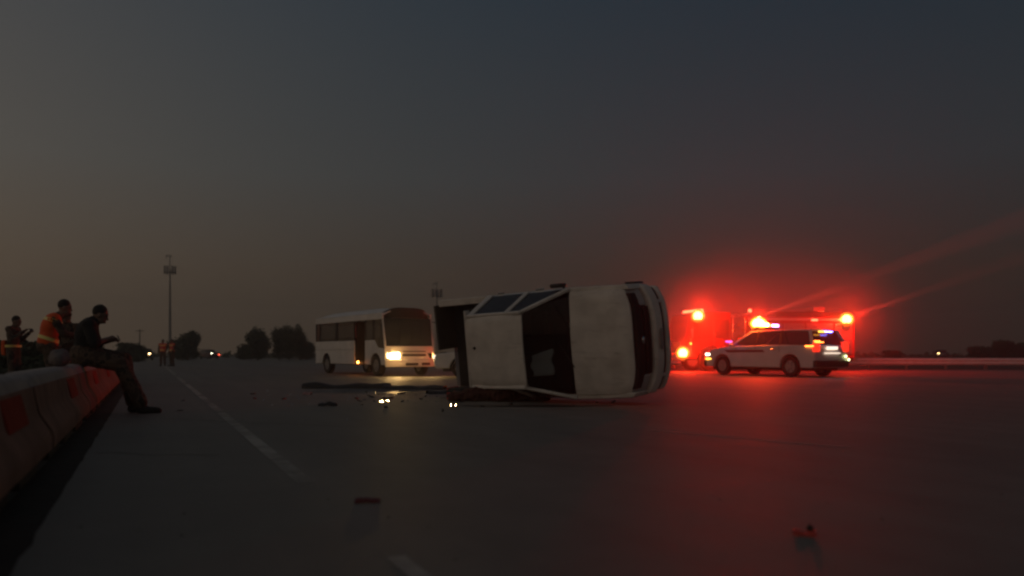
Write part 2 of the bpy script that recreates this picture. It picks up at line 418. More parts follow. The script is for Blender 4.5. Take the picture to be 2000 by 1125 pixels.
def hoodf(u, v):
    x = 1.10+1.13*u; y = -.875+1.75*v; e = max(0, (abs(y)-.73)/.145)
    z = 1.115-.085*u**1.6-.05*max(0, (u-.82)/.18)**2+.045*(1-(y/.88)**2)-.02*e**2
    z += .014*(1/(1+math.exp(-(abs(y)-.34)*-40)))*(1-.5*u)
    if .55 < u and y < -.45: z -= .015*math.sin((y+.45)*9)*(u-.55)   # creased near the crushed corner
    return Vector((x, y, z))
MB().slab(hoodf, 16, 22, .03).deform(fd).build('hood', m_dusty, pu, bevel=.008)
for s in (1, -1):
    out = [(1.08, .34)]+arch(1.58, .40, .46, z0=.34)+[(2.30, .34), (2.38, .62), (2.36, .74), (2.33, .96), (2.0, 1.015), (1.6, 1.045), (1.3, 1.06), (1.08, 1.075)]
    b = MB(); b.prism(out, s*.86, s*.95); b.deform(fd); b.build('fender', m_dusty, pu, bevel=.03)
# fascia pieces (x given before the plan curve is applied)
def fas(name, x0, x1, y0, y1, z0, z1, m, bev=.008, ny=14, parent=None, tilt=0.0):
    b = MB()
    b.slab(lambda u, v: Vector((x1-tilt*u, y0+(y1-y0)*v, z0+(z1-z0)*u)), 4, ny, x1-x0, (1, 0, 0)).deform(fd)
    return b.build(name, m, parent or pu, bevel=bev)
fas('front_structure', 2.10, 2.30, -.80, .80, .30, .98, m_dark)
gri = fas('grille', 2.30, 2.355, -.565, .565, .66, .965, m_black, tilt=.13)
for k in range(4): fas('grille_bar', 2.34-.03*k, 2.367-.03*k, -.55, .55, .695+.07*k, .715+.07*k, m_black, .003, parent=gri)
badge = MB(); badge.ell((2.300, 0, .815), (.018, .075, .05)); badge.build('badge', m_chrome, gri)
for s in (1, -1):
    fas('headlight', 2.27, 2.355, s*.575, s*.90, .70, .965, mat('headlamp_lens', (.35, .33, .32), .12, spec=.6), .02, 6, tilt=.13)
bum = fas('front_bumper', 2.30, 2.465, -.93, .93, .45, .65, m_dusty, .035, 20, tilt=.04)
low_in = fas('lower_intake', 2.28, 2.40, -.60, .60, .315, .45, m_black, .01)
for s in (1, -1):
    fas('fog_lamp_bezel', 2.28, 2.41, s*.66, s*.88, .33, .45, m_black, .02, 4)
    fas('bumper_corner', 2.29, 2.44, s*.60, s*.66, .315, .45, m_dusty, .01, 2)
fas('bumper_lip', 2.28, 2.445, -.90, .90, .20, .315, m_dusty, .03, 16)
fas('number_plate', 2.462, 2.474, -.18, .18, .485, .575, m_steel, .003, 4)
b = MB(); b.prism([(1.95, .30), (2.28, .30), (2.33, .62), (2.12, .66), (1.98, .50)], .952, .99); b.deform(fd); b.build('torn_wheel_flare', m_black, pu, bevel=.012)
# cab lower body
b = MB(); b.box((-.95, -.87, .34), (1.08, .87, .60)); b.build('floor_pan', m_under, pu)
for s in (1, -1):
    for (x0, x1, nm) in ((.17, 1.07, 'front_door'), (-.80, .16, 'rear_door')):
        b = MB(); b.slab(lambda u, v: Vector((x0+(x1-x0)*u, s*(.955-.035*abs(2*v-1)**2), .38+.70*v)), 4, 8, .06, (0, s, 0))
        dr = b.build(nm, m_dusty, pu, bevel=.008)
        h = MB(); h.box((x0+.06, s*.955-.015, .90), (x0+.24, s*.955+.03, .935)); h.build('handle', m_chrome, dr, bevel=.006)
    b = MB(); b.box((-.95, s*.84-.05, .30), (1.08, s*.84+.07, .375)); b.build('sill', m_black, pu, bevel=.02)
    A = lambda x, z: (x, s*(.93-(.54 if s > 0 else .41)*(z-1.06)), z)
    # pillars and frames
    b = MB(); b.bar(A(1.07, 1.07), A(.47, 1.67), .075, .06, up=(0, s, .4)); b.build('front_pillar', m_dusty, pu, bevel=.015)
    b = MB(); b.bar(A(.16, 1.06), A(.14, 1.70), .10, .05, up=(0, s, .4)); b.build('middle_pillar', m_dusty, pu, bevel=.012)
    b = MB(); b.bar(A(-.80, 1.06), A(-.78, 1.69), .16, .06, up=(0, s, .4)); b.build('rear_pillar', m_dusty, pu, bevel=.015)
    b = MB(); b.bar(A(-.86, 1.69), A(.48, 1.685), .07, .07, up=(0, s, .4)); b.build('roof_rail', m_dusty, pu, bevel=.02)
    for (xa, xb, xc, xd, nm) in ((.21, 1.0, .46, .19, 'front_window'), (-.72, .11, .09, -.70, 'rear_window')):
        b = MB(); pts = [A(xa, 1.075), A(xb, 1.075), A(xc, 1.65), A(xd, 1.65)]
        b.b.faces.new([b.b.verts.new(p) for p in pts])
        r_ = bmesh.ops.extrude_face_region(b.b, geom=b.b.faces[:])
        for v in [x for x in r_['geom'] if isinstance(x, bmesh.types.BMVert)]: v.co.y -= s*.012
        b.build(nm, m_glass, pu, smooth=False)
def rooff(u, v):
    x = -.90+1.40*u; y = -.69+1.305*v
    return Vector((x, y, 1.735+.035*(1-(y/.615)**2)-.05*abs(2*u-1)**3-.045*max(0, ((y if y > 0 else -y*.89)-.50)/.115)**2))
rf = MB().slab(rooff, 12, 16, .035).build('roof', m_dusty, pu, bevel=.012)
an = MB(); an.tube((-.62, .03, 1.765), (-.62, .03, 1.80), .03, .018, 10); an.build('antenna_base', m_black, rf)
for y in (-.28, .28):
    b = MB(); b.box((-.78, y-.008, 1.748), (.36, y+.008, 1.768)); 
    b.b.free()
ws = MB(); ws.slab(lambda u, v: Vector((1.07-.57*u+.10*(1-(2*v-1)**2)*(1-.6*u), (-.80+1.6*v)*(1-(.255 if v > .5 else .255*v*2+.15*(1-v*2))*u), 1.10+.60*u)), 8, 10, .012, (.6, 0, .8))
ws.build('windscreen', m_screen, pu)
b = MB(); b.slab(lambda u, v: Vector((1.02+.12*u+.07*(1-(2*v-1)**2), -.84+1.68*v, 1.085+.01*u)), 2, 10, .03); b.build('cowl', m_black, pu)
for y in (-.42, .18):
    b = MB(); b.bar((1.14, y, 1.135), (.93, y+.46, 1.30), .02, .02); b.tube((1.15, y, 1.10), (1.14, y, 1.14), .02); b.build('wiper', m_black, pu)
# interior
b = MB(); b.box((.62, -.80, .72), (1.0, .80, 1.06)); b.build('dashboard', m_dark, pu, bevel=.05)
for y in (-.38, .38):
    b = MB(); b.box((-.10, y-.25, .60), (.42, y+.25, .78)); b.box((-.22, y-.24, .70), (-.06, y+.24, 1.32)); b.box((-.22, y-.12, 1.34), (-.10, y+.12, 1.52)); b.build('seat', m_seat, pu, bevel=.05)
b = MB(); b.box((-.80, -.72, .60), (-.38, .72, .80)); b.box((-.84, -.70, .75), (-.70, .70, 1.35)); b.build('rear_bench', m_seat, pu, bevel=.05)
b = MB(); b.tube((.50, .38, .98), (.44, .38, 1.02), .19, seg=20); b.build('steering_wheel', m_black, pu)
ab = MB(); ab.slab(lambda u, v: Vector((.70-.30*u+.03*math.sin(9*v), -.52+.46*v-.10*u*v, 1.21+.20*u+.008*math.sin(12*v+3*u))), 8, 8, .05); ab.build('airbag', m_airbag, pu, bevel=.015)
# cab back
b = MB(); b.box((-.945, -.86, .60), (-.90, .86, 1.10)); b.box((-.945, -.70, 1.58), (-.90, .70, 1.70)); b.build('cab_back', m_dusty, pu, bevel=.01)
b = MB(); b.slab(lambda u, v: Vector((-.935, (-.80+1.6*v)*(1-.14*u), 1.105+.47*u)), 1, 2, .01, (-1, 0, 0)); b.build('back_window', m_glass, pu)
# bed
for s in (1, -1):
    out = [(-.96, .36)]+[(-.97, .36)]+[(p[0], p[1]) for p in arch(-1.50, .40, .45, z0=.36)][::-1]+[(-2.48, .40), (-2.52, .70), (-2.48, 1.02), (-.96, 1.04)]
    b = MB(); b.prism(out, s*.885, s*.945); b.build('bed_side', m_dusty, pu, bevel=.02)
    b = MB(); b.box((-2.46, s*.84-.04, .66), (-.97, s*.84+.04, 1.015)); b.build('bed_liner_side', m_liner, pu, bevel=.01)
    b = MB(); b.box((-1.95, s*.70-.10, .655), (-1.05, s*.70+.10, .85)); b.build('wheel_tub', m_liner, pu, bevel=.06)
    b = MB(); b.box((-2.49, s*.885-.07, 1.02), (-.97, s*.885+.055, 1.05)); b.build('bed_rail_cap', m_dusty if s > 0 else m_black, pu, bevel=.01)
    b = MB(); b.box((-2.56, s*.86-.06, .68), (-2.50, s*.86+.07, .98)); o = b.build('tail_lamp', m_asphalt_tail, pu, bevel=.015)
b = MB()
b.box((-2.47, -.80, .60), (-.97, .80, .645))
for k in range(9): b.box((-2.45, -.72+.18*k-.03, .645), (-1.0, -.72+.18*k+.03, .66))
b.build('bed_floor', m_liner, pu)
# tailgate hangs by its upper corner
tg = MB(); tg.box((-.03, -.10, 0), (.03, .78, .46)); tg.box((.03, -.02, .08), (.042, .66, .38))
tgo = tg.build('tailgate', mat('tailgate_liner', (.05, .04, .034), .7, var=.2), pu, bevel=.015)
tgo.location = (-2.53, .08, .58); tgo.rotation_euler = (R(2), R(-10), 0)
b = MB(); b.box((-.05, -.09, .26), (-.03, .09, .34)); b.build('handle', m_black, tgo)
b = MB(); b.box((-2.70, -.80, .42), (-2.56, .80, .56)); b.build('rear_bumper', m_chrome, pu, bevel=.02)
for y in (-.40, .40):
    b = MB(); b.box((-2.5, y-.05, .36), (2.1, y+.05, .50)); b.build('chassis_rail', m_under, pu)
b = MB(); b.box((1.15, -.55, .45), (2.1, .55, .95)); b.build('engine', m_under, pu, bevel=.05)
for x in (1.58, -1.50):
    for s in (1, -1): wheel(pu, x, s*.80, .39, .26, s)
    b = MB(); b.tube((x, -.75, .39), (x, .75, .39), .06); b.build('axle', m_under, pu)
b = MB(); b.bar((.98, .94, 1.08), (.96, .99, 1.08), .05, .05); b.box((.72, .965, 1.00), (.98, 1.035, 1.16)); b.build('door_mirror', m_black, pu, bevel=.03)

for o in pu.children:
    if o.type == 'MESH' and o.name.split('.')[0] in ('hood', 'roof', 'fender', 'front_bumper', 'bed_side', 'front_door', 'rear_door'):
        for v in o.data.vertices:
            q = noise.noise(v.co*1.9+Vector((4, 1, 7)))+.5*noise.noise(v.co*4.3)
            v.co.z += .012*q; v.co.x += .006*q
        if o.name.startswith('hood'):
            for v in o.data.vertices:
                v.co.z -= .035*math.exp(-((v.co.y+.62)**2+(v.co.x-1.95)**2)/.05)
def shorten(x): return x if x > -.3 else -.3+(x+.3)*.84
for o in pu.children:
    if o.location.length < 1e-6:
        for v in o.data.vertices: v.co.x = shorten(v.co.x)
        for c in o.children:
            for v in c.data.vertices: v.co.x = shorten(v.co.x)
    else: o.location.x = shorten(o.location.x)
low_z = min((PM @ v.co).z for o in pu.children if o.location.length < 1e-6 for v in o.data.vertices)
PM.translation.z -= low_z+.004; pu.matrix_world = PM
print('pickup dropped by', low_z)

# ------------------------------------------------------------------ minibus
bf = Vector((.58, -.814))
bus = thing('minibus', 'white minibus with headlights on and side door open, left of the overturned pickup', 'minibus', W(-5.76, 31.5), heading(bf.x, bf.y))
for s in (1, -1):
    out = [(-3.48, .42)]+arch(-2.25, .40, .46, z0=.42)
    if s < 0: out += [(.64, .42), (.64, 1.35)]
    else: out += arch(2.55, .40, .46, z0=.42)+[(3.30, .42), (3.36, .8), (3.30, 1.02), (2.45, 1.35)]
    out += [(-3.46, 1.35)]
    b = MB(); b.prism(out, s*1.0, s*1.04); 
    if s < 0:
        out = [(1.62, .42)]+arch(2.55, .40, .46, z0=.42)+[(3.30, .42), (3.36, .8), (3.30, 1.02), (2.75, 1.06), (2.45, 1.35), (1.62, 1.35)]
        b.prism(out, s*1.0, s*1.04)
    b.build('side_panel', m_white, bus, bevel=.012)
    for x0, x1 in ((-3.47, -3.38), (-3.05, -2.95), (-1.28, -1.02), (.57, .64), (1.60, 1.68), (2.30, 2.40)):
        b = MB(); b.box((x0, s*1.015-.02, 1.352), (x1, s*1.015+.02, 2.118)); b.build('window_pillar', m_dark, bus, smooth=False)
    b = MB(); b.bar((3.30, s*1.0, 1.03), (3.06, s*.98, 2.2), .09, .06, up=(0, s, 0)); b.build('front_pillar', m_white, bus, bevel=.012)
    b = MB(); b.box((-3.47, s*1.01-.025, 2.12), (3.10, s*1.01+.025, 2.36)); b.build('cant_rail', m_white, bus, bevel=.01)
    wins = [(-3.37, -3.06), (-2.94, -1.29), (-1.01, .56), (1.69, 2.29)]
    if s > 0: wins += [(.65, 1.59)]
    for x0, x1 in wins:
        b = MB(); b.box((x0, s*1.02-.006, 1.356), (x1, s*1.02+.006, 2.116)); w = b.build('window', m_busglass, bus, smooth=False)
    b = MB(); b.prism([(2.41, 1.36), (2.76, 1.075), (3.24, 1.04), (3.03, 2.116), (2.41, 2.116)] if s < 0 else [(2.41, 1.38), (3.22, 1.08), (3.03, 2.116), (2.41, 2.116)], s*1.012, s*1.026); b.build('driver_window' if s > 0 else 'front_side_window', m_busglass, bus, smooth=False)
    b = MB(); b.box((-3.46, s*1.043-.004, .98), (2.4 if s > 0 else .63, s*1.043+.002, 1.01)); b.build('trim_strip', m_steel, bus, smooth=False)
    for x in (-2.25, 2.55): wheel(bus, x, s*.90, .39, .24, s)
def broof(u, v):
    x = -3.49+6.62*u; a = (v-.5)*2
    y = 1.035*a; z = 2.36+.24*(1-abs(a)**3.2)-.10*abs(2*u-1)**5
    return Vector((x, y, z))
MB().slab(broof, 14, 18, .04).build('roof', m_white, bus, bevel=.01)
def bfront(z0, z1, x0, x1, y0, y1, name, m, th=.04, bev=.012, ny=12, parent=None):
    b = MB(); b.slab(lambda u, v: Vector((x0+(x1-x0)*u-.13*(abs(y0+(y1-y0)*v)/1.02)**3, y0+(y1-y0)*v, z0+(z1-z0)*u)), 4, ny, th, (1, 0, 0)); return b.build(name, m, parent or bus, bevel=bev)
ff = bfront(.62, 1.12, 3.47, 3.42, -1.03, 1.03, 'front_panel', m_white)
fb = bfront(.34, .615, 3.50, 3.50, -1.035, 1.035, 'front_bumper', m_white, .06, .03)
bfront(.40, .50, 3.515, 3.515, .42, .80, 'bumper_opening', m_black, .02, .004, 4)
bfront(.395, .49, 3.515, 3.515, -.26, .26, 'number_plate', m_dark, .012, .003, 4, fb)
for k, (z, h) in enumerate(((.90, .035), (.74, .085))): bfront(z, z+h, 3.478, 3.474, -.38, .62, 'grille_slot', m_black, .02, .004, 8, ff)
bfront(1.125, 2.16, 3.43, 3.25, -.99, .99, 'windscreen', m_glass, .012, 0)
b = MB(); b.slab(lambda u, v: Vector((3.28-.10*u-.30*abs(2*v-1)**4, -.985+1.97*v, 2.165+(.40-.24*abs(2*v-1)**4)*u)), 5, 16, .05, (1, 0, 0)); b.build('header_panel', m_dark, bus, bevel=.02)
b = MB(); b.box((-3.50, -1.03, .40), (-3.46, 1.03, 1.35)); b.box((-3.50, -1.03, 1.35), (-3.46, -.80, 2.4)); b.box((-3.50, .80, 1.35), (-3.46, 1.03, 2.4)); b.box((-3.50, -.80, 2.1), (-3.46, .80, 2.4)); b.build('rear_panel', m_white, bus, smooth=False)
b = MB(); b.box((-3.485, -.798, 1.352), (-3.472, .798, 2.098)); b.build('rear_window', m_busglass, bus, smooth=False)
b = MB(); b.box((-3.44, -.99, .40), (3.25, .99, .50)); b.build('floor', m_dark, bus, smooth=False)
for x in (-2.9, -2.1, -1.3, -.5, .3):
    for y in (-.58, .58):
        if x > 0 and y < 0: continue
        b = MB(); b.box((x, y-.38, .70), (x+.42, y+.38, .86)); b.box((x-.10, y-.37, .86), (x+.02, y+.37, 1.50)); b.build('passenger_seat', m_seat, bus, bevel=.04)
b = MB(); b.box((2.1, .2, .75), (2.55, .7, .92)); b.box((2.0, .2, .92), (2.12, .7, 1.6)); b.build('driver_seat', m_seat, bus, bevel=.04)
b = MB(); b.box((2.95, -.95, .8), (3.28, .95, 1.13)); b.build('dashboard', m_dark, bus, bevel=.05)
b = MB(); b.tube((2.72, .45, 1.12), (2.66, .45, 1.16), .21, seg=18); b.build('steering_wheel', m_black, bus)
# open folded door: leaf swung inwards plus step
b = MB(); b.box((.68, -.98, .46), (.73, -.55, 2.10)); b.build('door_leaf', m_dark, bus, smooth=False)
b = MB(); b.box((.66, -1.0, .42), (1.60, -.65, .46)); b.box((.66, -.65, .46), (1.60, -.62, .7)); b.build('step', m_dark, bus, smooth=False)
m_head = lamp_mat('warm_headlamp', (1, .62, .22), 60)
for s, k in ((-1, 1), (1, .55)):
    hl = bfront(.66, .86, 3.487, 3.477, s*(.50 if s < 0 else .885), s*(.93 if s < 0 else 1.0), 'headlight', m_head if s < 0 else lamp_mat('dim_headlamp', (1, .5, .15), 4), .03, .02, 6)
    ins = MB(); ins.box((3.2, s*.72-.2, .66), (3.4, s*.72+.2, .86)); ins.build('headlight_housing', m_dark, bus)
amb = lamp_mat('amber_lamp', (1, .30, .05), 22)
b = MB(); b.ell((1.02, -1.06, .50), (.07, .03, .05)); b.build('step_lamp', amb, bus)
b = MB(); b.bar((3.20, 1.0, 2.05), (3.38, 1.20, 2.0), .03, .03); b.box((3.36, 1.12, 1.62), (3.42, 1.28, 2.02)); b.build('door_mirror', m_black, bus, bevel=.02)
bus_m = Matrix.Translation(bus.location) @ Matrix.Rotation(bus.rotation_euler.z, 4, 'Z')
for s, wv in ((-1, 140), (1, 45)):
    spot('headlight_beam', (3.58, s*.72, .76), (1, -.0*s, -.06), (1, .60, .22), wv, 95, .9, .05, bus)
    point('headlight_glow', (3.85, s*.72, .76), (1, .50, .14), 8 if s < 0 else 1.5, .05, bus)
point('step_lamp_glow', (1.02, -1.16, .50), (1, .28, .04), 1.5, .03, bus)

# ------------------------------------------------------------------ cars: generic lofted body used by the police vehicle, and distant cars
def car(name, label, cat, loc, rz, L, Wd, H, body_m, suv, group=None, detail=True, hoodz=.98):
    t = thing(name, label, cat, loc, rz, group)
    h, w = L/2, Wd/2; bz = H*(.655 if suv else .60); r = .37 if suv else .32
    fx, rx = h-.98, -h+1.02
    def tum(v):
        k = 1-.10*max(0, (v.z-.7))**1.2
        e = abs(v.x)/h
        v.y *= k*(1-.10*max(0, (e-.72)/.28)**2); return v
    low = [(-h+.08, .32)]+arch(rx, r, r+.07, z0=.32)+arch(fx, r, r+.07, z0=.32)+[(h-.08, .32), (h, .50), (h-.02, .68), (h-.10, .84), (h-.45, hoodz-.04), (h-1.25, hoodz+.06), (h-1.42, bz), (.2, bz+.01), (-h*.5, bz+.02), (-h+.10, bz+.01), (-h+.02, bz-.18), (-h, .55)]
    b = MB(); b.prism(low, -w, w)
    ed = [e for e in b.b.edges if abs(e.verts[0].co.y-e.verts[1].co.y) > .1]
    bmesh.ops.subdivide_edges(b.b, edges=ed, cuts=5, use_grid_fill=True)
    b.deform(tum); body = b.build('body', body_m, t, bevel=.05, seg=3)
    x0 = -h+.10 if suv else -h+.75; x1 = h-1.40
    tx0, tx1 = (-h+.38, .28) if suv else (-h+1.45, .12)
    wb, wt = w*.93, w*.72
    gl = MB()
    P8 = [(x0, wb, bz), (x1, wb, bz), (tx1, wt, H-.06), (tx0, wt, H-.06)]
    A_ = [gl.b.verts.new(p) for p in P8]; B_ = [gl.b.verts.new((p[0], -p[1], p[2])) for p in P8]
    gl.b.faces.new(A_); gl.b.faces.new(B_[::-1])
    for i in range(4):
        j = (i+1) % 4; gl.b.faces.new((A_[j], A_[i], B_[i], B_[j]))
    gl.build('windows', m_glass, t, bevel=.03)
    rf = MB(); rf.slab(lambda u, v: Vector((tx0-.05+(tx1-tx0+.12)*u, (-wt-.02+2*(wt+.02)*v), H-.03+.03*(1-(2*v-1)**2)-.03*abs(2*u-1)**3)), 8, 10, .05); rf.build('roof', body_m, t, bevel=.02)
    for s in (1, -1):
        up = (0, s, .3)
        pl = [(x1+.01, tx1+.03, .07), (x0, tx0-.03, .12), (.0, -.02, .07)]+([(-1.12, -1.08, .10)] if suv else [])
        for xa, xb, pw in pl:
            pb = MB(); pb.bar((xa, s*(wb+.006), bz-.02), (xb, s*(wt+.006), H-.05), pw, .03, up=up); pb.build('pillar', m_black if suv and xa > -2 and xa < 1 else body_m, t, bevel=.008)
        for x in (fx, rx): wheel(t, x, s*(w-.13), r, .24, s)
        mr_ = MB(); mr_.ell((x1-.12, s*(wb+.16), bz+.06), (.07, .11, .08)); mr_.build('door_mirror', body_m, t)
        if detail:
            for xx in (.95, -.0, -1.1): 
                g_ = MB(); g_.bar((xx-.05, s*(w*.985+.004), .45), (xx, s*(w*.955), bz), .012, .006, up=(0, s, 0)); g_.build('door_gap', m_black, t, smooth=False)
            for xx in (.15, -.95):
                g_ = MB(); g_.box((xx, s*(w*.972)-.01, bz-.16), (xx+.18, s*(w*.972)+.025, bz-.12)); g_.build('door_handle', m_chrome, t, bevel=.005)
    un = MB(); un.box((-h+.3, -w+.25, .22), (h-.3, w-.25, .40)); un.build('underbody', m_under, t)
    return t, (h, w, bz, x0, x1, tx0, tx1, wb, wt)

pf = (-.518, .855)
pol, (h, w, bz, x0, x1, tx0, tx1, wb, wt) = car('police_car', 'white police SUV with roof light bar in front of the fire engine', 'police car', W(10.03, 29.6), heading(*pf), 5.25, 2.0, 1.74, mat('patrol_paint', (.56, .53, .51), .38, var=.12, vscale=2.5, coat=.25), True, hoodz=1.06)
m_mark = mat('door_marking', (.16, .02, .02), .5)
for s in (1, -1):
    b = MB(); b.prism([(1.55, .98), (-.35, .98), (-.95, .55), (.85, .62)], s*(w*.985), s*(w*.99+.004)); b.deform(lambda v: Vector((v.x, v.y*(1-.10*max(0, v.z-.7)**1.2), v.z))); b.build('door_marking', m_mark, pol, smooth=False)
b = MB(); b.box((-h-.05, -.92, .36), (-h+.10, .92, .60)); b.build('rear_bumper', m_black, pol, bevel=.03)
b = MB(); b.box((h-.10, -.92, .34), (h+.05, .92, .58)); b.box((h+.02, -.45, .50), (h+.14, -.40, .95)); b.box((h+.02, .40, .50), (h+.14, .45, .95)); b.box((h+.08, -.45, .72), (h+.14, .45, .77)); b.build('push_bumper', m_black, pol, bevel=.015)
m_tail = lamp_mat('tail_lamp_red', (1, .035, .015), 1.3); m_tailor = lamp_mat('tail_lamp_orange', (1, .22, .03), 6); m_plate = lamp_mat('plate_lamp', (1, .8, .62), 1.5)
for s in (1, -1):
    tl = MB(); tl.box((-h-.02, s*.80-.15, .90), (-h+.10, s*.80+.15, 1.22)); tlo = tl.build('tail_lamp', m_tail, pol, bevel=.03)
    b = MB(); b.box((-h-.05, s*.72-.22, 1.22), (-h+.03, s*.72+.20, 1.26)); 
    if s > 0:
        b.box((-h+.02, .90, 1.08), (-h+.40, .955, 1.13))
        b.box((-h-.03, .66, 1.262), (-h+.03, .95, 1.30))
    b.build('indicator', m_tailor if s > 0 else m_tail, tlo, bevel=.01)
b = MB(); b.box((-h-.035, -.30, .98), (-h+.0, .30, 1.09)); b.build('number_plate', m_plate, pol, bevel=.01)  # plate itself glows; the light of its lamp is put into the material
b = MB(); b.box((-h-.06, -.42, .84), (-h+.0, .42, .87)); b.build('rear_trim', m_plate, pol, bevel=.005)  # trim strip given emission although it is no lamp
m_yg = lamp_mat('reflector_glow', (.9, 1, .45), 4)
for y, z in ((-.72, .74), (-.88, .62)):
    b = MB(); b.ell((-h-.06, y, z), (.03, .055, .045)); b.build('bumper_reflector', m_yg, pol)  # reflectors whose glint is put in as emission
m_hw = lamp_mat('white_headlamp', (1, .85, .68), 5); m_ham = lamp_mat('amber_marker', (1, .45, .05), 5)
for s in (1, -1):
    b = MB(); b.box((h-.30, s*.84-.10, .76), (h-.02, s*.84+.10, .86)); b.build('headlight', m_hw if s > 0 else m_plate, pol, bevel=.03)
b = MB(); b.box((h-.38, .925, .60), (h-.06, .96, .655)); b.build('side_marker', m_ham, pol, bevel=.01)
# light bar
lbx = .35
b = MB(); b.box((lbx-.15, -.62, 1.745), (lbx+.15, .62, 1.88)); 
lb = b.build('light_bar', m_black, pol, bevel=.01)
m_flash = lamp_mat('amber_white_flasher', (1, .55, .12), 28); m_purple = lamp_mat('violet_flasher', (.75, .35, 1), 9); m_blue = lamp_mat('blue_flasher', (.22, .18, 1), 12); m_redl = lamp_mat('red_flasher', (1, .05, .02), 20)
q = MB(); q.ell((lbx, .36, 2.00), (.17, .30, .20), seg=18, rings=12); q.ell((lbx, .02, 1.96), (.13, .20, .10)); q.build('flasher', m_flash, lb)
q = MB(); q.ell((lbx, .36, 2.00), (.26, .40, .27), seg=18, rings=12); q.build('flasher_halo', mat('flasher_halo', (.4, .05, .01), .3, emit=(1, .26, .015), estr=2.8, trans=.45), lb)  # glowing shell added for the orange halo of the flasher
for y0, y1, m in ((-.26, -.20, m_redl), (-.62, -.30, m_purple)):
    q = MB(); q.box((lbx-.16, y0, 1.881), (lbx+.14, y1, 1.98)); q.build('flasher', m, lb, bevel=.03)
for y0, y1, m in ((.30, .62, m_ham), (-.10, .26, m_blue)):
    q = MB(); q.box((tx0-.20, y0-.2, 1.60), (tx0-.13, y1-.2, 1.645)); q.build('rear_window_flasher', m, pol, bevel=.01)
m_mag = lamp_mat('magenta_flasher', (.8, .12, .8), 3)
b = MB(); b.box((x1-.16, wb+.10, bz+.15), (x1-.06, wb+.38, bz+.19)); b.build('mirror_flasher', m_mag, pol, bevel=.01)
point('flasher_glow', (lbx, .34, 2.34), (1, .018, .006), 1750*RED, .08, pol)
point('flasher_core_glow', (lbx, .84, 1.99), (1, .10, .012), 90, .06, pol)

# ------------------------------------------------------------------ fire engine
ffw = (-.985, -.172)
fe = thing('fire_engine', 'red fire engine with flashing lamps behind the white police car', 'fire engine', W(12.15, 37.9), heading(*ffw))
b = MB(); b.prism([(2.02, .60), (2.30, .60)]+arch(3.05, .55, .66, z0=.60)+[(4.15, .60), (4.28, .85), (4.28, 1.45), (4.02, 2.70), (3.8, 2.80), (2.02, 2.80)], -1.22, 1.22)
cab = b.build('cab', m_fire, fe, bevel=.06, seg=3)
for s in (1, -1):
    for nm, pts in (('front_side_window', [(2.98, 1.55), (4.02, 1.55), (3.82, 2.45), (2.98, 2.45)]), ('rear_side_window', [(2.14, 1.55), (2.84, 1.55), (2.84, 2.45), (2.14, 2.45)])):
        b = MB(); b.prism(pts, s*1.215, s*1.232); b.build(nm, m_glass, cab, smooth=False)
    for x in (2.10, 2.91, 4.06):
        b = MB(); b.tube((x, s*1.28, 1.0), (x, s*1.28, 1.9), .018); b.build('grab_rail', m_chrome, cab)
    b = MB(); b.box((2.95, s*1.225-.01, .80), (2.965, s*1.225+.01, 2.5)); b.build('door_gap', m_black, cab, smooth=False)
    b = MB(); b.box((4.02, s*1.40-.12, 1.55), (4.10, s*1.40+.1, 2.0)); b.bar((4.05, s*1.2, 2.0), (4.05, s*1.4, 1.98), .03, .03); b.build('cab_mirror', m_chrome, fe, bevel=.02)
b = MB(); b.slab(lambda u, v: Vector((4.262-.205*u, -1.08+2.16*v, 1.52+.98*u)), 2, 6, .015, (1, 0, .2)); b.build('windscreen', m_glass, cab)
b = MB(); b.box((4.30, -1.20, .48), (4.78, 1.20, .74)); b.build('front_bumper', m_chrome, fe, bevel=.03)
b = MB(); b.box((4.285, -.62, .85), (4.32, .62, 1.40)); b.build('grille', m_chrome, fe, bevel=.02)
pp = MB(); pp.box((1.30, -1.22, .70), (1.98, 1.22, 2.55)); ppo = pp.build('pump_panel', m_steel, fe, bevel=.01)
rnd = random.Random(3)
for k in range(9):
    x = 1.42+.22*(k % 3); z = 2.2-.26*(k//3)
    b = MB(); b.tube((x, 1.22, z), (x, 1.255, z), .075, seg=14); b.build('gauge', m_brass if k % 2 else m_chrome, ppo)
for k in range(4):
    x = 1.42+.15*k
    b = MB(); b.tube((x, 1.22, 1.35), (x, 1.36, 1.33), .06, .075, 12); b.tube((x, 1.3, 1.5), (x, 1.34, 1.62), .02); b.build('outlet_valve', m_brass, ppo)
b = MB(); b.tube((1.62, 1.22, .95), (1.62, 1.42, .95), .11, seg=14); b.build('suction_inlet', m_chrome, ppo)
for x in (1.33, 1.95):
    b = MB(); b.tube((x, 1.27, .9), (x, 1.27, 2.5), .02); b.build('rail_upright', m_chrome, ppo)
bd = MB(); bd.prism([(-4.40, .62), (-3.15, .62)]+arch(-2.55, .55, .64, z0=.62)+[(1.26, .62), (1.26, 2.62), (-4.40, 2.62)], -1.24, 1.24); bdo = bd.build('body', m_fire, fe, bevel=.04)
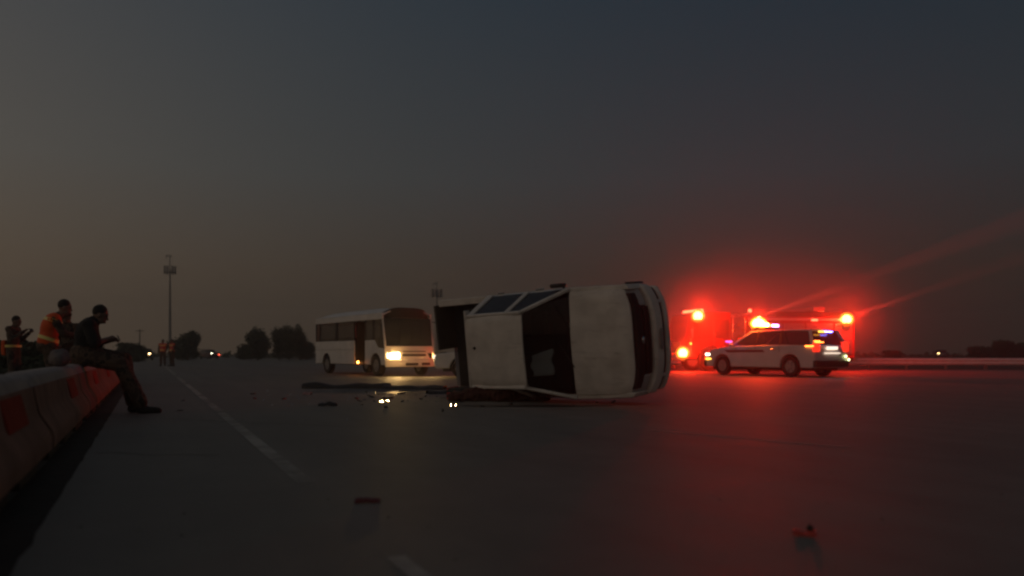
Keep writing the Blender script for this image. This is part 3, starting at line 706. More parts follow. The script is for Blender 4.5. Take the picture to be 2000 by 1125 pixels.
for s in (1, -1):
    for (xa, xb, za, zb) in ((-.55, 1.10, .80, 2.35), (-1.75, -.65, 1.30, 2.35), (-3.25, -1.85, 1.30, 2.35), (-4.28, -3.35, .80, 2.35)):
        q = MB(); n = int((zb-za)/.10)
        for k in range(n): q.box((xa, s*1.242-.012, za+k*.10+.006), (xb, s*1.242+.012, za+k*.10+.094))
        o = q.build('roller_shutter', m_shutter, bdo, smooth=False)
        q = MB(); q.box((xa, s*1.262-.012, za+.01), (xb, s*1.262+.012, za+.05)); q.build('shutter_handle', m_chrome, o)
    b = MB(); b.box((-4.38, s*1.243-.004, 2.42), (1.2, s*1.243+.006, 2.54)); b.build('reflective_stripe', mat('white_stripe', (.75, .73, .7), .4), bdo, smooth=False)
    for x, r_ in ((3.05, .52), (-2.55, .52)): wheel(fe, x, s*1.02, r_, .34, s, m_chrome)
b = MB(); b.box((-4.38, -1.0, 2.62), (-.4, 1.0, 2.86)); b.build('hose_bed_cover', m_black, fe, bevel=.04)
b = MB(); b.box((-2.95, .3, 2.87), (-2.35, 1.0, 3.12)); b.build('roof_locker', m_steel, fe, bevel=.03)
ld = MB()
for y in (-.25, .25): ld.bar((-4.5, y, 3.02), (-.3, y, 3.02), .05, .09)
for k in range(13): ld.tube((-4.3+.32*k, -.25, 3.02), (-4.3+.32*k, .25, 3.02), .018, seg=8)
ld.build('roof_ladder', m_shutter, fe)
b = MB(); b.tube((1.6, .9, 2.55), (1.6, .9, 2.75), .03); b.tube((1.05, .95, 2.72), (1.95, .95, 2.76), .03); b.build('deck_rail', m_chrome, fe)
b = MB(); b.box((-4.62, -1.15, .50), (-4.40, 1.15, .66)); b.build('rear_step', m_steel, fe, bevel=.02)
b = MB(); b.box((-4.2, -.5, .55), (4.2, .5, .75)); b.build('chassis', m_under, fe)
m_beacon = lamp_mat('red_beacon', (1, .20, .045), 60); m_beac2 = lamp_mat('red_small_beacon', (1, .10, .04), 9)
FL = [('roof_beacon', (3.72, 1.30, 2.60),   .21, 1250), ('front_warning_lamp', (4.42, 1.20, .86), .21, 900), ('rear_beacon', (-3.90, 1.36, 2.50), .22, 1250)]
m_halo = mat('beacon_halo', (.4, .05, .01), .3, emit=(1, .24, .015), estr=2.6, trans=.45)  # emissive see-through shell, added to imitate the halo round each beacon
for nm, p, r_, pw in FL:
    b = MB(); b.ell(p, (r_*1.5, r_*1.5, r_*1.5), seg=20, rings=12); b.build('halo_shell', m_halo, fe)
    b = MB(); b.tube((p[0], p[1], p[2]-r_*1.3), (p[0], p[1], p[2]-r_*.8), r_*.9, seg=14); bs = b.build('lamp_base', m_black, fe)
    b = MB(); b.ell(p, (r_, r_, r_)); b.build(nm, m_beacon, bs)
    point('beacon_glow', (p[0], p[1]+r_*1.5+.10, p[2]), (1, .014, .005), pw*RED, .08, fe)
b = MB(); b.box((-2.42, 1.255, 2.40), (-2.10, 1.30, 2.50)); b.build('side_flasher', m_beac2, fe, bevel=.02)
b = MB(); b.ell((1.0, 1.1, 2.88), (.09, .09, .09)); b.build('scene_lamp', m_beac2, fe)
b = MB(); b.ell((4.05, 1.25, 1.30), (.05, .05, .06)); b.build('cab_marker', m_ham, fe)
lbar = MB(); lbar.box((3.2, -.95, 2.80), (3.55, .80, 2.95)); lbar.build('cab_light_bar', m_beac2, fe, bevel=.03)
# spots added to imitate lens streaks, aimed up from two of the lamps
def lens_streak(px, py, dep, qx, qy, pw, ang):
    a = P(px, py, dep); c = P(qx, qy, dep-3.7)
    return spot('streak_spot', a, c-a, (1, .06, .03), pw, ang, .8, .05)
lens_streak(1482, 619, 29.5, 1800, 502, 300000, 6)
lens_streak(1665, 618, 36.0, 1860, 550, 85000, 6)

# ------------------------------------------------------------------ distant cars
def far_car(px, py, dep, fwd, label, m, lamps, L=4.5):
    c, q = car('parked_car', label, 'car', W((px-1000)/F*dep, dep), heading(*fwd), L, 1.8, 1.46, m, False, 'cars standing far off', detail=False, hoodz=.90)
    hh = q[0]
    for nm, x, y, z, mm in lamps:
        b = MB(); b.ell((x*(hh-.02), y, z), (.07, .12, .075)); b.build(nm, mm, c)
    return c
m_farw = lamp_mat('far_warm_lamp', (1, .62, .25), 14); m_farr = lamp_mat('far_red_lamp', (1, .12, .06), 7); m_farn = lamp_mat('far_white_lamp', (.85, .9, .6), 8)
m_grey = mat('grey_paint', (.09, .09, .10), .4); m_darkred = mat('dark_red_paint', (.10, .03, .03), .4)
far_car(978, 690, 27.2, (-1, .12), 'white car standing behind the bed of the overturned pickup', m_white, [('headlight', 1, .68, .72, m_plate), ('headlight', 1, -.68, .72, m_plate)])
far_car(74, 690, 62, (-.25, 1), 'dark car with red tail lamps beyond the hedge on the left', m_grey, [('tail_lamp', -1, .62, .92, m_farr), ('tail_lamp', -1, -.62, .92, m_farr)])
far_car(284, 690, 96, (.45, -1), 'grey car with lit headlight far off beside the utility pole', m_grey, [('headlight', 1, .5, .80, m_farw)])
far_car(408, 690, 120, (.8, -.8), 'dark car with white and red lamps right of the tall mast and tree', m_darkred, [('headlight', 1, -.55, .85, m_farn), ('tail_lamp', 1, .60, .62, m_farr)])
far_car(1838, 690, 130, (-.6, -1), 'grey car with lit headlight far off beyond the guard rail', m_grey, [('headlight', 1, -.3, .84, m_farw)])

# ------------------------------------------------------------------ masts and poles
def mast(px, top, dep, label, simple=False):
    H_ = CAM_H+(HZ-top)/F*dep
    t = thing('mast', label, 'mast', W((px-1000)/F*dep, dep))
    k = dep/150
    b = MB(); b.tube((0, 0, 0), (0, 0, H_*.72), .30*k, .17*k, 12); b.tube((0, 0, H_*.72), (0, 0, H_), .16*k, .07*k, 10); b.build('pole', m_mast, t)
    b = MB()
    for q in range(6):
        a = q*PI/3; x, y = math.cos(a)*.95*k, math.sin(a)*.95*k
        b.tube((0, 0, H_*.85), (x, y, H_*.85), .05*k, seg=6); b.box((x-.16*k, y-.16*k, H_*.85-.8*k), (x+.16*k, y+.16*k, H_*.85+.8*k))
    b.tube((0, 0, H_*.85-.5*k), (0, 0, H_*.85-.4*k), 1.0*k, seg=16); b.build('antenna_platform', m_mast, t)
    b = MB(); b.bar((-.75*k, .1, H_*.985), (.45*k, .1, H_*.985), .1*k, .14*k); b.tube((-.6*k, .1, H_*.95), (-.6*k, .1, H_*1.0), .05*k); b.build('top_bracket', m_mast, t)
mast(332, 497, 130, 'tall thin communications mast rising behind the trees on the left')
mast(853, 551, 210, 'faint communications mast between the minibus and the pickup')
t = thing('utility_pole', 'short utility pole with crossarm left of the tall mast', 'pole', W((273-1000)/F*170, 170))
b = MB(); b.tube((0, 0, 0), (0, 0, 6.2), .14, .10, 8); b.build('pole', m_bark, t)
b = MB(); b.bar((-.9, .1, 5.8), (.9, -.1, 5.8), .12, .14); b.build('crossarm', m_bark, t)
for k in (-.8, 0, .8):
    b = MB(); b.tube((k, 0, 5.87), (k, 0, 6.05), .06, .04, 8); b.build('insulator', m_steel, t)
t = thing('lamp_post', 'low lamp post with pale light in front of the trees left of the minibus', 'lamp post', W((546-1000)/F*105, 105))
b = MB(); b.tube((0, 0, 0), (0, 0, 1.15), .05, seg=8); b.build('post', m_mast, t)
b = MB(); b.ell((0, 0, 1.28), (.14, .14, .16)); b.build('lamp_head', m_farn, t)

# ------------------------------------------------------------------ trees and bushes
def leaf_mesh(lobes, n, size, seed, flat=.0):
    rn = random.Random(seed); b = MB()
    for i in range(n):
        c, r = rn.choices(lobes, weights=[q[1][0]*q[1][1]*q[1][2] for q in lobes])[0]
        while True:
            d = Vector((rn.gauss(0, 1), rn.gauss(0, 1), rn.gauss(0, 1))); d.normalize()
            k = rn.random()**.42*(1.0 if rn.random() > .14 else 1.28)
            p = Vector((c[0]+d.x*r[0]*k, c[1]+d.y*r[1]*k, c[2]+d.z*r[2]*k))
            if noise.noise(p*(1.6/max(r))+Vector((seed, 0, 0))) > -.34: break
        if p.z < .03: p.z = .03+rn.random()*.2
        a = Vector((rn.gauss(0, 1), rn.gauss(0, 1), rn.gauss(0, .6))).normalized(); e = a.orthogonal().normalized()
        s = size*(.6+.8*rn.random())
        q = [p+a*s, p+e*s*.45, p-a*s*.7, p-e*s*.45]
        b.b.faces.new([b.b.verts.new(v) for v in q])
    return b
def tree(px, dep, H_, wd, label, seed, cat='tree', trunk=.28, n=6500):
    t = thing('tree' if trunk else 'bush', label, cat, W((px-1000)/F*dep, dep), 0, 'trees on the horizon' if trunk else 'bushes behind the barrier')
    rn = random.Random(seed)
    lobes = []
    for k in range(7):
        a = rn.random()*2*PI; rr = wd*.28*rn.random()
        lobes.append(((math.cos(a)*rr*1.2, math.sin(a)*rr*1.2, H_*(trunk+.12+(.80-trunk)*rn.random()*.85)), (wd*.22*(1+.5*rn.random()), wd*.22*(1+.5*rn.random()), H_*.17*(1+.5*rn.random()))))
    lobes.append(((0, 0, H_*.55), (wd*.36, wd*.36, H_*.33)))
    if trunk: lobes.append(((0, 0, H_*.25), (wd*.40, wd*.40, H_*.22)))
    else: lobes.append(((0, 0, H_*.3), (wd*.45, wd*.45, H_*.3)))
    leaf_mesh(lobes, n, max(.07, wd*.05), seed).build('crown', m_leaf, t, smooth=False)
    b = MB(); b.tube((0, 0, -.05), (0, 0, H_*.5), wd*.035, wd*.022, 8)
    for k in range(5):
        a = k*1.3+rn.random(); b.tube((0, 0, H_*(.25+.05*k)), (math.cos(a)*wd*.25, math.sin(a)*wd*.25, H_*(.5+.07*k)), wd*.018, wd*.006, 6)
    b.build('trunk' if trunk else 'stems', m_bark, t)
    return t
def th(top, dep): return CAM_H+(HZ-top)/F*dep
tree(367, 92, th(643, 92), 3.4, 'round bushy dark tree just right of the tall mast', 1)
tree(348, 100, th(660, 100), 3.0, 'low tree partly behind the tall mast foot', 2)
tree(503, 92, th(641, 92), 3.2, 'round dark tree left of the pair by the minibus', 3)
tree(478, 98, th(672, 98), 2.6, 'low bushy tree at the left foot of the round tree', 4)
tree(545, 95, th(640, 95), 2.2, 'narrow tree in the middle of the clump left of the minibus', 5)
tree(565, 90, th(637, 90), 1.9, 'slim tree second from the minibus in the clump', 6)
tree(586, 94, th(634, 94), 2.1, 'tallest slim tree nearest to the minibus rear', 7)
tree(598, 98, th(662, 98), 2.4, 'low tree half hidden behind the minibus rear', 8)
tree(1962, 118, th(661, 118), 4.2, 'dark tree with raised tip near the right picture edge', 9)
tree(2005, 120, th(668, 120), 6.0, 'broad dark tree cut by the right picture edge', 10)
tree(1915, 122, th(677, 122), 4.5, 'low dark tree left of the raised tree beyond the guard rail', 11)
tree(1745, 125, th(683, 125), 3.4, 'small low tree beyond the guard rail right of the fire engine', 12)
for i, (px, dep, top, wd, lab) in enumerate([(150, 26, 664, 2.4, 'leafy bush right of the man in the orange vest'), (62, 26, 662, 3.6, 'leafy bush between the standing man and the orange vest'), (-25, 27, 668, 3.2, 'leafy bush at the far left picture edge'), (258, 75, 667, 3.2, 'small leafy bush behind the knees of the seated man'), (105, 29, 666, 3.0, 'leafy bush directly behind the orange vest')]):
    tree(px, dep, th(top, dep), wd, lab, 30+i, 'bush', 0, 4500)
# far low scrub along the horizon
rn = random.Random(5); b = MB()
for k in range(420):
    lat = -95+190*rn.random(); dep = 135+60*rn.random(); c = W(lat, dep)
    hgt = .5+1.0*rn.random()*rn.random()
    for q in range(5):
        p = c+Vector((rn.gauss(0, .9), rn.gauss(0, .9), hgt*rn.random())); a = Vector((rn.gauss(0, 1), rn.gauss(0, 1), rn.gauss(0, .8))).normalized()*.55; e = a.orthogonal()*.5
        b.b.faces.new([b.b.verts.new(v) for v in (p+a, p+e, p-a, p-e)])
o = b.build('scrub', m_leaf, smooth=False); tag(o, 'dark low scrub strung along the horizon', 'scrub', kind='stuff')
b = MB()
for k in range(5200):
    x = -1.5-9*rn.random()**1.4; y = 3+24*rn.random(); hgt = .06+.16*rn.random()
    d = Vector((rn.gauss(0, .05), rn.gauss(0, .05), hgt)); s_ = Vector((rn.gauss(0, 1), rn.gauss(0, 1), 0)).normalized()*.010
    p = Vector((x, y, -.012)); b.b.faces.new([b.b.verts.new(v) for v in (p-s_, p+s_, p+d)])
o = b.build('grass', m_leaf, smooth=False); tag(o, 'dark rough grass on the verge behind the barriers', 'grass', kind='stuff')

# ------------------------------------------------------------------ people
def capsule(bm, a, b_, r0, r1, seg=10):
    a, b_ = Vector(a), Vector(b_); d = b_-a
    if d.length < 1e-5: d = Vector((0, 0, 1e-3))
    M = d.to_track_quat('Z', 'Y').to_matrix().to_4x4(); L = d.length; M.translation = a
    prof = [(0, -r0)]+[(r0*math.cos(t), r0*math.sin(t)) for t in (-1.05, -.5)]+[(r0, 0), (r1, L)]+[(r1*math.cos(t), L+r1*math.sin(t)) for t in (.5, 1.05)]+[(0, L+r1)]
    rings = []
    for r, z in prof:
        if r == 0: rings.append([bm.verts.new(M @ Vector((0, 0, z)))])
        else: rings.append([bm.verts.new(M @ Vector((r*math.cos(2*PI*k/seg), r*math.sin(2*PI*k/seg), z))) for k in range(seg)])
    for i in range(len(rings)-1):
        A, B = rings[i], rings[i+1]
        for k in range(seg):
            k2 = (k+1) % seg
            if len(A) == 1: bm.faces.new((A[0], B[k2], B[k]))
            elif len(B) == 1: bm.faces.new((A[k], A[k2], B[0]))
            else: bm.faces.new((A[k], A[k2], B[k2], B[k]))
def ellip(bm, c, r, Mr, seg=16):
    q = bmesh.ops.create_uvsphere(bm, u_segments=seg, v_segments=10, radius=1)
    for v in q['verts']: v.co = Mr @ Vector((v.co.x*r[0], v.co.y*r[1], v.co.z*r[2]))+Vector(c)
TS = bpy.data.scenes.new('scratch')
def remesh(prims, inflate, vox, smooth=4, wr=0.0, seed=0):
    bm = bmesh.new()
    for p in prims:
        if p[0] == 'c': capsule(bm, p[1], p[2], p[3]+inflate, p[4]+inflate)
        else: ellip(bm, p[1], tuple(x+inflate for x in p[2]), p[3])
    bmesh.ops.recalc_face_normals(bm, faces=bm.faces[:])
    me = bpy.data.meshes.new('tmp'); bm.to_mesh(me); bm.free()
    o = bpy.data.objects.new('tmp', me); TS.collection.objects.link(o)
    m = o.modifiers.new('r', 'REMESH'); m.mode = 'VOXEL'; m.voxel_size = vox; m.use_smooth_shade = True
    s = o.modifiers.new('s', 'SMOOTH'); s.factor = .5; s.iterations = smooth
    TS.view_layers[0].update(); dg = TS.view_layers[0].depsgraph
    res = bpy.data.meshes.new_from_object(o.evaluated_get(dg)); bpy.data.objects.remove(o); bpy.data.meshes.remove(me)
    if wr:
        for v in res.vertices:
            k = noise.noise(v.co*14+Vector((seed, 3, 1)))+.6*noise.noise(v.co*31+Vector((seed, 9, 4)))
            v.co += v.normal*k*wr
    res.shade_smooth()
    return res
def basis(f, u):
    f = Vector(f).normalized(); l = Vector(u).cross(f).normalized(); u2 = f.cross(l)
    return Matrix((f, l, u2)).transposed()
def person(label, loc, rz, J, wear, group=None, vox=.010, face=(1, 0, 0), headup=(0, 0, 1), vest=None, hat=None, scale=1.0, baggy=.024):
    D = dict(pelvis=(0, 0, .95), chest=(0, 0, 1.30), neck=(.0, 0, 1.475), head=(.035, 0, 1.63), shl=(0, .19, 1.42), shr=(0, -.19, 1.42), ell=(-.03, .25, 1.14), elr=(-.03, -.25, 1.14), wrl=(.05, .25, .90), wrr=(.05, -.25, .90),
             hpl=(0, .095, .92), hpr=(0, -.095, .92), knl=(.03, .11, .50), knr=(.03, -.11, .50), anl=(-.02, .12, .09), anr=(-.02, -.12, .09), tol=(.15, .15, .035), tor=(.15, -.15, .035))
    D.update(J); J = {k: Vector(v) for k, v in D.items()}
    t = thing('person', label, 'person', loc, rz, group); t.scale = (scale,)*3
    sp = (J['neck']-J['pelvis']).normalized(); lat = (J['shl']-J['shr']).normalized(); fw = lat.cross(sp).normalized(); B = Matrix((fw, sp.cross(fw), sp)).transposed()
    torso = [('e', J['chest'], (.115, .165, .20), B), ('e', J['pelvis'].lerp(J['chest'], .5), (.108, .145, .19), B), ('c', J['shl'], J['shr'], .065, .065), ('c', J['chest']+sp*.08, J['neck'], .09, .062)]
    pelv = [('e', J['pelvis'], (.12, .16, .125), B)]
    arms, fore, legs, calf, feet, hands = [], [], [], [], [], []
    for s in 'lr':
        arms.append(('c', J['sh'+s], J['el'+s], .056, .045)); fore.append(('c', J['el'+s], J['wr'+s], .045, .030))
        legs.append(('c', J['hp'+s], J['kn'+s], .088, .060)); calf.append(('c', J['kn'+s], J['an'+s].lerp(J['kn'+s], .1), .058, .043))
        feet.append(('c', J['an'+s], J['an'+s]-Vector((.03, 0, .045)), .045, .042)); feet.append(('c', J['an'+s]-Vector((.02, 0, .045)), J['to'+s], .044, .036))
        d = (J['wr'+s]-J['el'+s]).normalized(); sd = 1 if s == 'l' else -1
        n_ = d.cross(Vector((0, 0, 1)))
        if n_.length < .1: n_ = Vector((1, 0, 0))
        n_.normalize(); up = n_.cross(d).normalized()
        w0 = J['wr'+s]; hands.append(('c', w0, w0+d*.07, .028, .034))
        for k in range(4):
            base = w0+d*.085+n_*(-.027+.018*k); L1 = (.040, .046, .043, .034)[k]
            mid = base+d*L1*.8-up*L1*.35; tip = mid+d*L1*.35-up*L1*.65
            hands += [('c', base-d*.02, mid, .0115, .0105), ('c', mid, tip, .0105, .009)]
        tb = w0+d*.025-n_*.028*sd; tm = tb+d*.035-n_*.03*sd; hands += [('c', tb, tm, .013, .012), ('c', tm, tm+d*.028-up*.008, .012, .010)]
    hb = basis(face, headup); h = J['head']
    hv = lambda x, y, z: h+hb @ Vector((x, y, z))
    headp = [('e', hv(-.005, 0, .02), (.098, .078, .105), hb), ('e', hv(.025, 0, -.055), (.070, .058, .065), hb), ('c', hv(.085, 0, .01), hv(.108, 0, -.028), .012, .016), ('e', hv(.082, 0, -.075), (.025, .03, .022), hb), ('c', J['neck']-sp*.03, hv(-.015, 0, -.06), .062, .056),
             ('e', hv(-.01, .080, -.01), (.022, .012, .034), hb), ('e', hv(-.01, -.080, -.01), (.022, .012, .034), hb), ('c', hv(.086, -.035, .032), hv(.086, .035, .032), .012, .012)]
    bodyp = torso+pelv+arms+fore+legs+calf+feet+hands+headp
    me = remesh(bodyp, 0, vox, 3); me.materials.append(m_skin); o = bpy.data.objects.new('body', me); COL.objects.link(o); o.parent = t
    def part(name, prims, inf, m, wr=.004, v=.014):
        me = remesh(prims, inf, v, 3, wr, len(name)); me.materials.append(m); q = bpy.data.objects.new(name, me); COL.objects.link(q); q.parent = t; return q
    sh, tr = wear
    part('jacket' if sh is not m_blackcloth else 'shirt', torso+arms+(fore if sh is not m_blackcloth else [(a[0], a[1], a[1].lerp(a[2], .15), a[3], a[3]) for a in fore]), .016 if baggy < .04 else .028, sh, .004 if baggy < .04 else .009)
    part('trousers', pelv+legs+calf, baggy, tr, .008)
    part('boots', feet+[('c', c[2], c[2].lerp(c[1], .30), .046, .052) for c in calf], .014, m_boot, .001)
    if hat is None: part('hair', [('e', hv(-.022, 0, .045), (.092, .079, .095), hb)], .006, m_hair, .003, .01)
    else:
        q = part('cap', [('e', hv(-.008, 0, .055), (.105, .088, .075), hb)], .006, hat, .001, .01)
    for y in (-.033, .033):
        e = MB(); e.ell(hv(.087, y, .012), (.011, .013, .010), seg=8, rings=6); e.build('eye', m_boot, t)
    if vest:
        sl = [('c', J['shl'].lerp(J['shr'], .06), J['shr'].lerp(J['shl'], .06), .068, .068)]
        vo = part('vest', torso[:2]+sl+[('e', J['pelvis']+sp*.08, (.125, .165, .13), B)], .036, vest, .003)
        bv = BVHTree.FromPolygons([v.co.copy() for v in vo.data.vertices], [tuple(p.vertices) for p in vo.data.polygons])
        for f_ in (.22, .80):
            c = J['pelvis'].lerp(J['neck'], f_); b = MB(); ring = []
            for k in range(33):
                a = 2*PI*k/32; d = fw*math.cos(a)+lat*math.sin(a); col_ = []
                for zz in (-.028, .028):
                    hit = bv.ray_cast(c+sp*zz+d*.6, -d)[0]
                    col_.append(b.b.verts.new((hit if hit is not None else c+sp*zz+d*.18)+d*.006))
                ring.append(col_)
            for k in range(32): b.b.faces.new((ring[k][0], ring[k+1][0], ring[k+1][1], ring[k][1]))
            bb = b.build('reflective_band', m_refl, vo)
    return t, J, hv
def held(name, label, cat, parent_t, p, size, d, m):
    """a thing held by a person is its own top-level object"""
    b = MB(); b.box((-size[0]/2, -size[1]/2, -size[2]/2), (size[0]/2, size[1]/2, size[2]/2)); o = b.build(name, m, None, bevel=.004)
    M = Matrix.Translation(parent_t.location) @ Matrix.Rotation(parent_t.rotation_euler.z, 4, 'Z') @ Matrix.Diagonal((*parent_t.scale, 1))
    o.matrix_world = Matrix.Translation(M @ Vector(p)) @ Matrix.Rotation(parent_t.rotation_euler.z, 4, 'Z') @ Matrix.Rotation(d, 4, 'Y')
    return tag(o, label, cat)

# seated man on the barrier (faces the road, world +X)
seat = Vector((-.80, 12.15, 0))
sm, J, _ = person('person in black shirt and camouflage trousers sitting on the white road barrier', seat, 0,
    dict(pelvis=(-.02, 0, .835), chest=(.02, 0, 1.13), neck=(.10, 0, 1.285), head=(.185, 0, 1.385), shl=(.06, .19, 1.235), shr=(.06, -.19, 1.235),
         ell=(.13, .27, .985), elr=(.12, -.27, .985), wrl=(.31, .07, 1.03), wrr=(.29, -.09, 1.05),
         hpl=(.0, .10, .82), hpr=(.0, -.10, .82), knl=(.47, .15, .76), knr=(.44, -.13, .70), anl=(.60, .16, .10), anr=(.72, -.12, .10), tol=(.79, .19, .035), tor=(.92, -.13, .035)),
    (m_blackcloth, m_camo2), vox=.009, baggy=.055, face=(1, 0, -.38), headup=(.38, 0, 1))
held('phone', 'dark phone held in the hands of the seated person', 'phone', sm, (.415, 0, 1.065), (.012, .16, .08), R(-25), m_black)
# orange vest
vm, J, _ = person('person in orange hi-vis vest with yellow bands standing behind the barrier', W((97-1000)/F*13.6, 13.6), heading(.95, .55),
    dict(pelvis=(-.05, 0, .93), chest=(.02, 0, 1.26), neck=(.13, 0, 1.43), head=(.22, 0, 1.57), shl=(.07, .20, 1.37), shr=(.07, -.20, 1.37), ell=(.20, .24, 1.12), elr=(.20, -.25, 1.12), wrl=(.42, .10, 1.10), wrr=(.42, -.12, 1.10)),
    (m_camo2, m_camo2), vest=m_orange, face=(1, 0, -.2), headup=(.2, 0, 1), scale=1.06)
cm, J, _ = person('person in brown camouflage and cap standing beside the orange vest', W((137-1000)/F*14.4, 14.4), heading(-.3, -1),
    dict(chest=(.02, 0, 1.27), neck=(.05, 0, 1.43), head=(.09, 0, 1.56), shl=(.0, .20, 1.38), shr=(.0, -.20, 1.38), ell=(.06, .27, 1.12), elr=(.06, -.27, 1.12), wrl=(.28, .12, 1.02), wrr=(.28, -.12, 1.02)), (m_camo2, m_camo2), hat=m_camo2, face=(1, 0, -.25), headup=(.25, 0, 1), scale=.97)
held('camera_case', 'small black case held by the person in the cap', 'case', cm, (.40, 0, .98), (.10, .18, .12), 0, m_black)
pm, J, _ = person('person in dark uniform at far left looking at a raised phone', W((26-1000)/F*18.2, 18.2), heading(1, .1),
    dict(neck=(.03, 0, 1.47), head=(.07, 0, 1.60), ell=(.06, .22, 1.16), elr=(.08, -.24, 1.15), wrl=(.30, .10, 1.33), wrr=(.28, -.10, 1.36)), (m_camo2, m_camo2), face=(1, 0, -.3), headup=(.3, 0, 1), scale=1.0)
b = MB(); b.slab(lambda u, v: Vector((-.20-.05*math.sin(PI*v)*math.sin(PI*u), -.15+.30*u, .80+.36*v)), 8, 8, .10, (-1, 0, 0)); o = b.build('belt_pouch', m_orange, pm, bevel=.03)
b = MB()
for k in range(20):
    a0, a1 = 2*PI*k/20, 2*PI*(k+1)/20
    b.poly([(math.cos(a0)*.165, math.sin(a0)*.205, .99), (math.cos(a1)*.165, math.sin(a1)*.205, .99), (math.cos(a1)*.165, math.sin(a1)*.205, 1.05), (math.cos(a0)*.165, math.sin(a0)*.205, 1.05)])
b.build('reflective_belt', m_refl, pm)
held('phone', 'phone raised in the hands of the person at far left', 'phone', pm, (.41, 0, 1.40), (.012, .15, .08), R(-20), m_black)
for px, lab, hd in ((318, 'left one of two people in red vests standing on the far road', (.3, -1)), (336, 'right one of two people in red vests standing on the far road', (-.5, -1))):
    person(lab, W((px-1000)/F*51, 51), heading(*hd), dict(ell=(.02, .26, 1.14), wrl=(.16, .2, 1.0)), (m_camo2, m_camo2), 'pair of people in red vests', vox=.016, vest=m_redvest)

# grey bundle on the barrier
bm_prims = [('e', Vector((0, 0, .10)), (.11, .22, .10), Matrix.Identity(3)), ('e', Vector((.01, .16, .085)), (.09, .14, .085), Matrix.Identity(3)), ('e', Vector((0, -.17, .075)), (.085, .12, .075), Matrix.Identity(3))]
me = remesh(bm_prims, 0, .014, 3, .014, 5); me.materials.append(m_bag); o = bpy.data.objects.new('cloth_bundle', me); COL.objects.link(o)
o.location = (-.93, 10.2, .70); tag(o, 'grey cloth bundle lying on the barrier top before the seated person', 'bundle')

# ------------------------------------------------------------------ heap beside the pickup, spill and debris
prims = []
rn = random.Random(12)
for k in range(9):
    u = k/8; c = G(905, 783).lerp(G(1045, 783), u)
    prims.append(('e', Vector((c.x+rn.gauss(0, .05), c.y+rn.gauss(0, .05), .07+.06*math.sin(PI*u))), (.22, .22, .10+.10*math.sin(PI*min(1, u*1.2))), Matrix.Identity(3)))
me = remesh(prims, 0, .025, 3, .035, 2); me.materials.append(m_cloth); o = bpy.data.objects.new('blanket_heap', me); COL.objects.link(o)
tag(o, 'crumpled dark maroon blanket heap against the roof edge of the overturned pickup', 'blanket')
m_oil = mat('oil_stain', (.012, .011, .010), .42, spec=.4, var=.4, vscale=2)
def blot(name, ctr, rx, ry, seed, z, n=48):
    b = MB(); rn_ = Vector((seed, seed*2, 0)); vs = []
    for k in range(n):
        a = 2*PI*k/n; q = Vector((math.cos(a), math.sin(a), 0)); f = 1+.28*noise.noise(q*1.6+rn_)+.16*noise.noise(q*5+rn_)
        d = Dv(q.x*rx*f, q.y*ry*f); vs.append(b.b.verts.new((ctr.x+d.x, ctr.y+d.y, z)))
    b.b.faces.new(vs); return b.build(name, m_oil, smooth=False)
o = blot('oil_spill', W(-2.6, 17.4), 1.85, 1.5, 3, .004); tag(o, 'dark oil spill spread across the road left of the pickup', 'oil spill', kind='stuff')
o = blot('oil_spill', W(.35, 12.4), 1.3, .28, 9, .004); tag(o, 'dark wet trickle under the roof edge of the pickup', 'oil spill', kind='stuff')
# torn bumper cover and other pieces
def torn(name, label, cat, ctr, L, hgt, wdt, rz, m, seed, curl=.25):
    b = MB()
    b.slab(lambda u, v: Vector(((u-.5)*L, wdt*(v-.5)+.12*math.sin(3*u+seed)*L*.2, hgt*(math.sin(PI*v)**.7)*(.5+.5*noise.noise(Vector((u*4, seed, 0)))+.3)+curl*.05*math.sin(7*u+seed)+.012)), 14, 6, .010)
    o = b.build(name, m, None); o.location = ctr; o.rotation_euler = (0, 0, rz); return tag(o, label, cat)
hz_ = -YAW
torn('torn_bumper', 'long torn black bumper cover lying on the oil spill', 'bumper', W(-4.0, 18.6), 2.1, .13, .40, hz_+.1, m_black, 1)
torn('bodywork_scrap', 'black plastic scrap lying between the bumper cover and the pickup', 'scrap', W(-2.3, 18.2), 1.5, .10, .45, hz_-.15, m_black, 2)
torn('bodywork_scrap', 'small black plastic scrap near the pickup tail on the road', 'scrap', W(-1.4, 16.2), .8, .08, .30, hz_+.35, m_black, 3)
torn('plastic_fragment', 'small black fragment on the open road left of the pickup', 'fragment', G(640, 793), .28, .06, .14, hz_, m_black, 4)
torn('red_fragment', 'flat dark red fragment on the road in the foreground', 'fragment', G(718, 981), .14, .018, .07, hz_+.1, mat('maroon_plastic', (.14, .02, .022), .5), 5, .05)
torn('lamp_fragment', 'pinkish lens fragment on the road at the left of the oil spill', 'fragment', G(600, 771), .16, .05, .12, hz_, mat('pink_lens', (.42, .22, .20), .3), 6)
o = torn('broken_reflector', 'red broken reflector upright on the road at lower right', 'reflector', G(1571, 1046), .10, .014, .05, hz_-.25, mat('reflector_red', (.55, .07, .05), .35), 7, .1)
b = MB(); b.prism([(-.01, 0), (.025, 0), (.02, .022), (.004, .034), (-.008, .02)], -.008, .008); q = b.build('upright_shard', m_black, o, bevel=.003); q.location = (.02, .01, .02)
# red tail lamp piece by the bed corner
o = torn('tail_lamp_piece', 'broken red tail lamp piece at the lower rear corner of the pickup', 'lamp piece', G(884, 781), .20, .16, .18, hz_, mat('tail_lens_red', (.55, .05, .04), .3), 8)
o = torn('number_plate_piece', 'pale bent plate lying at the lower bed corner of the pickup', 'plate', G(905, 776)+Vector((0, 0, .0)), .30, .14, .26, hz_+.2, m_bag, 9)

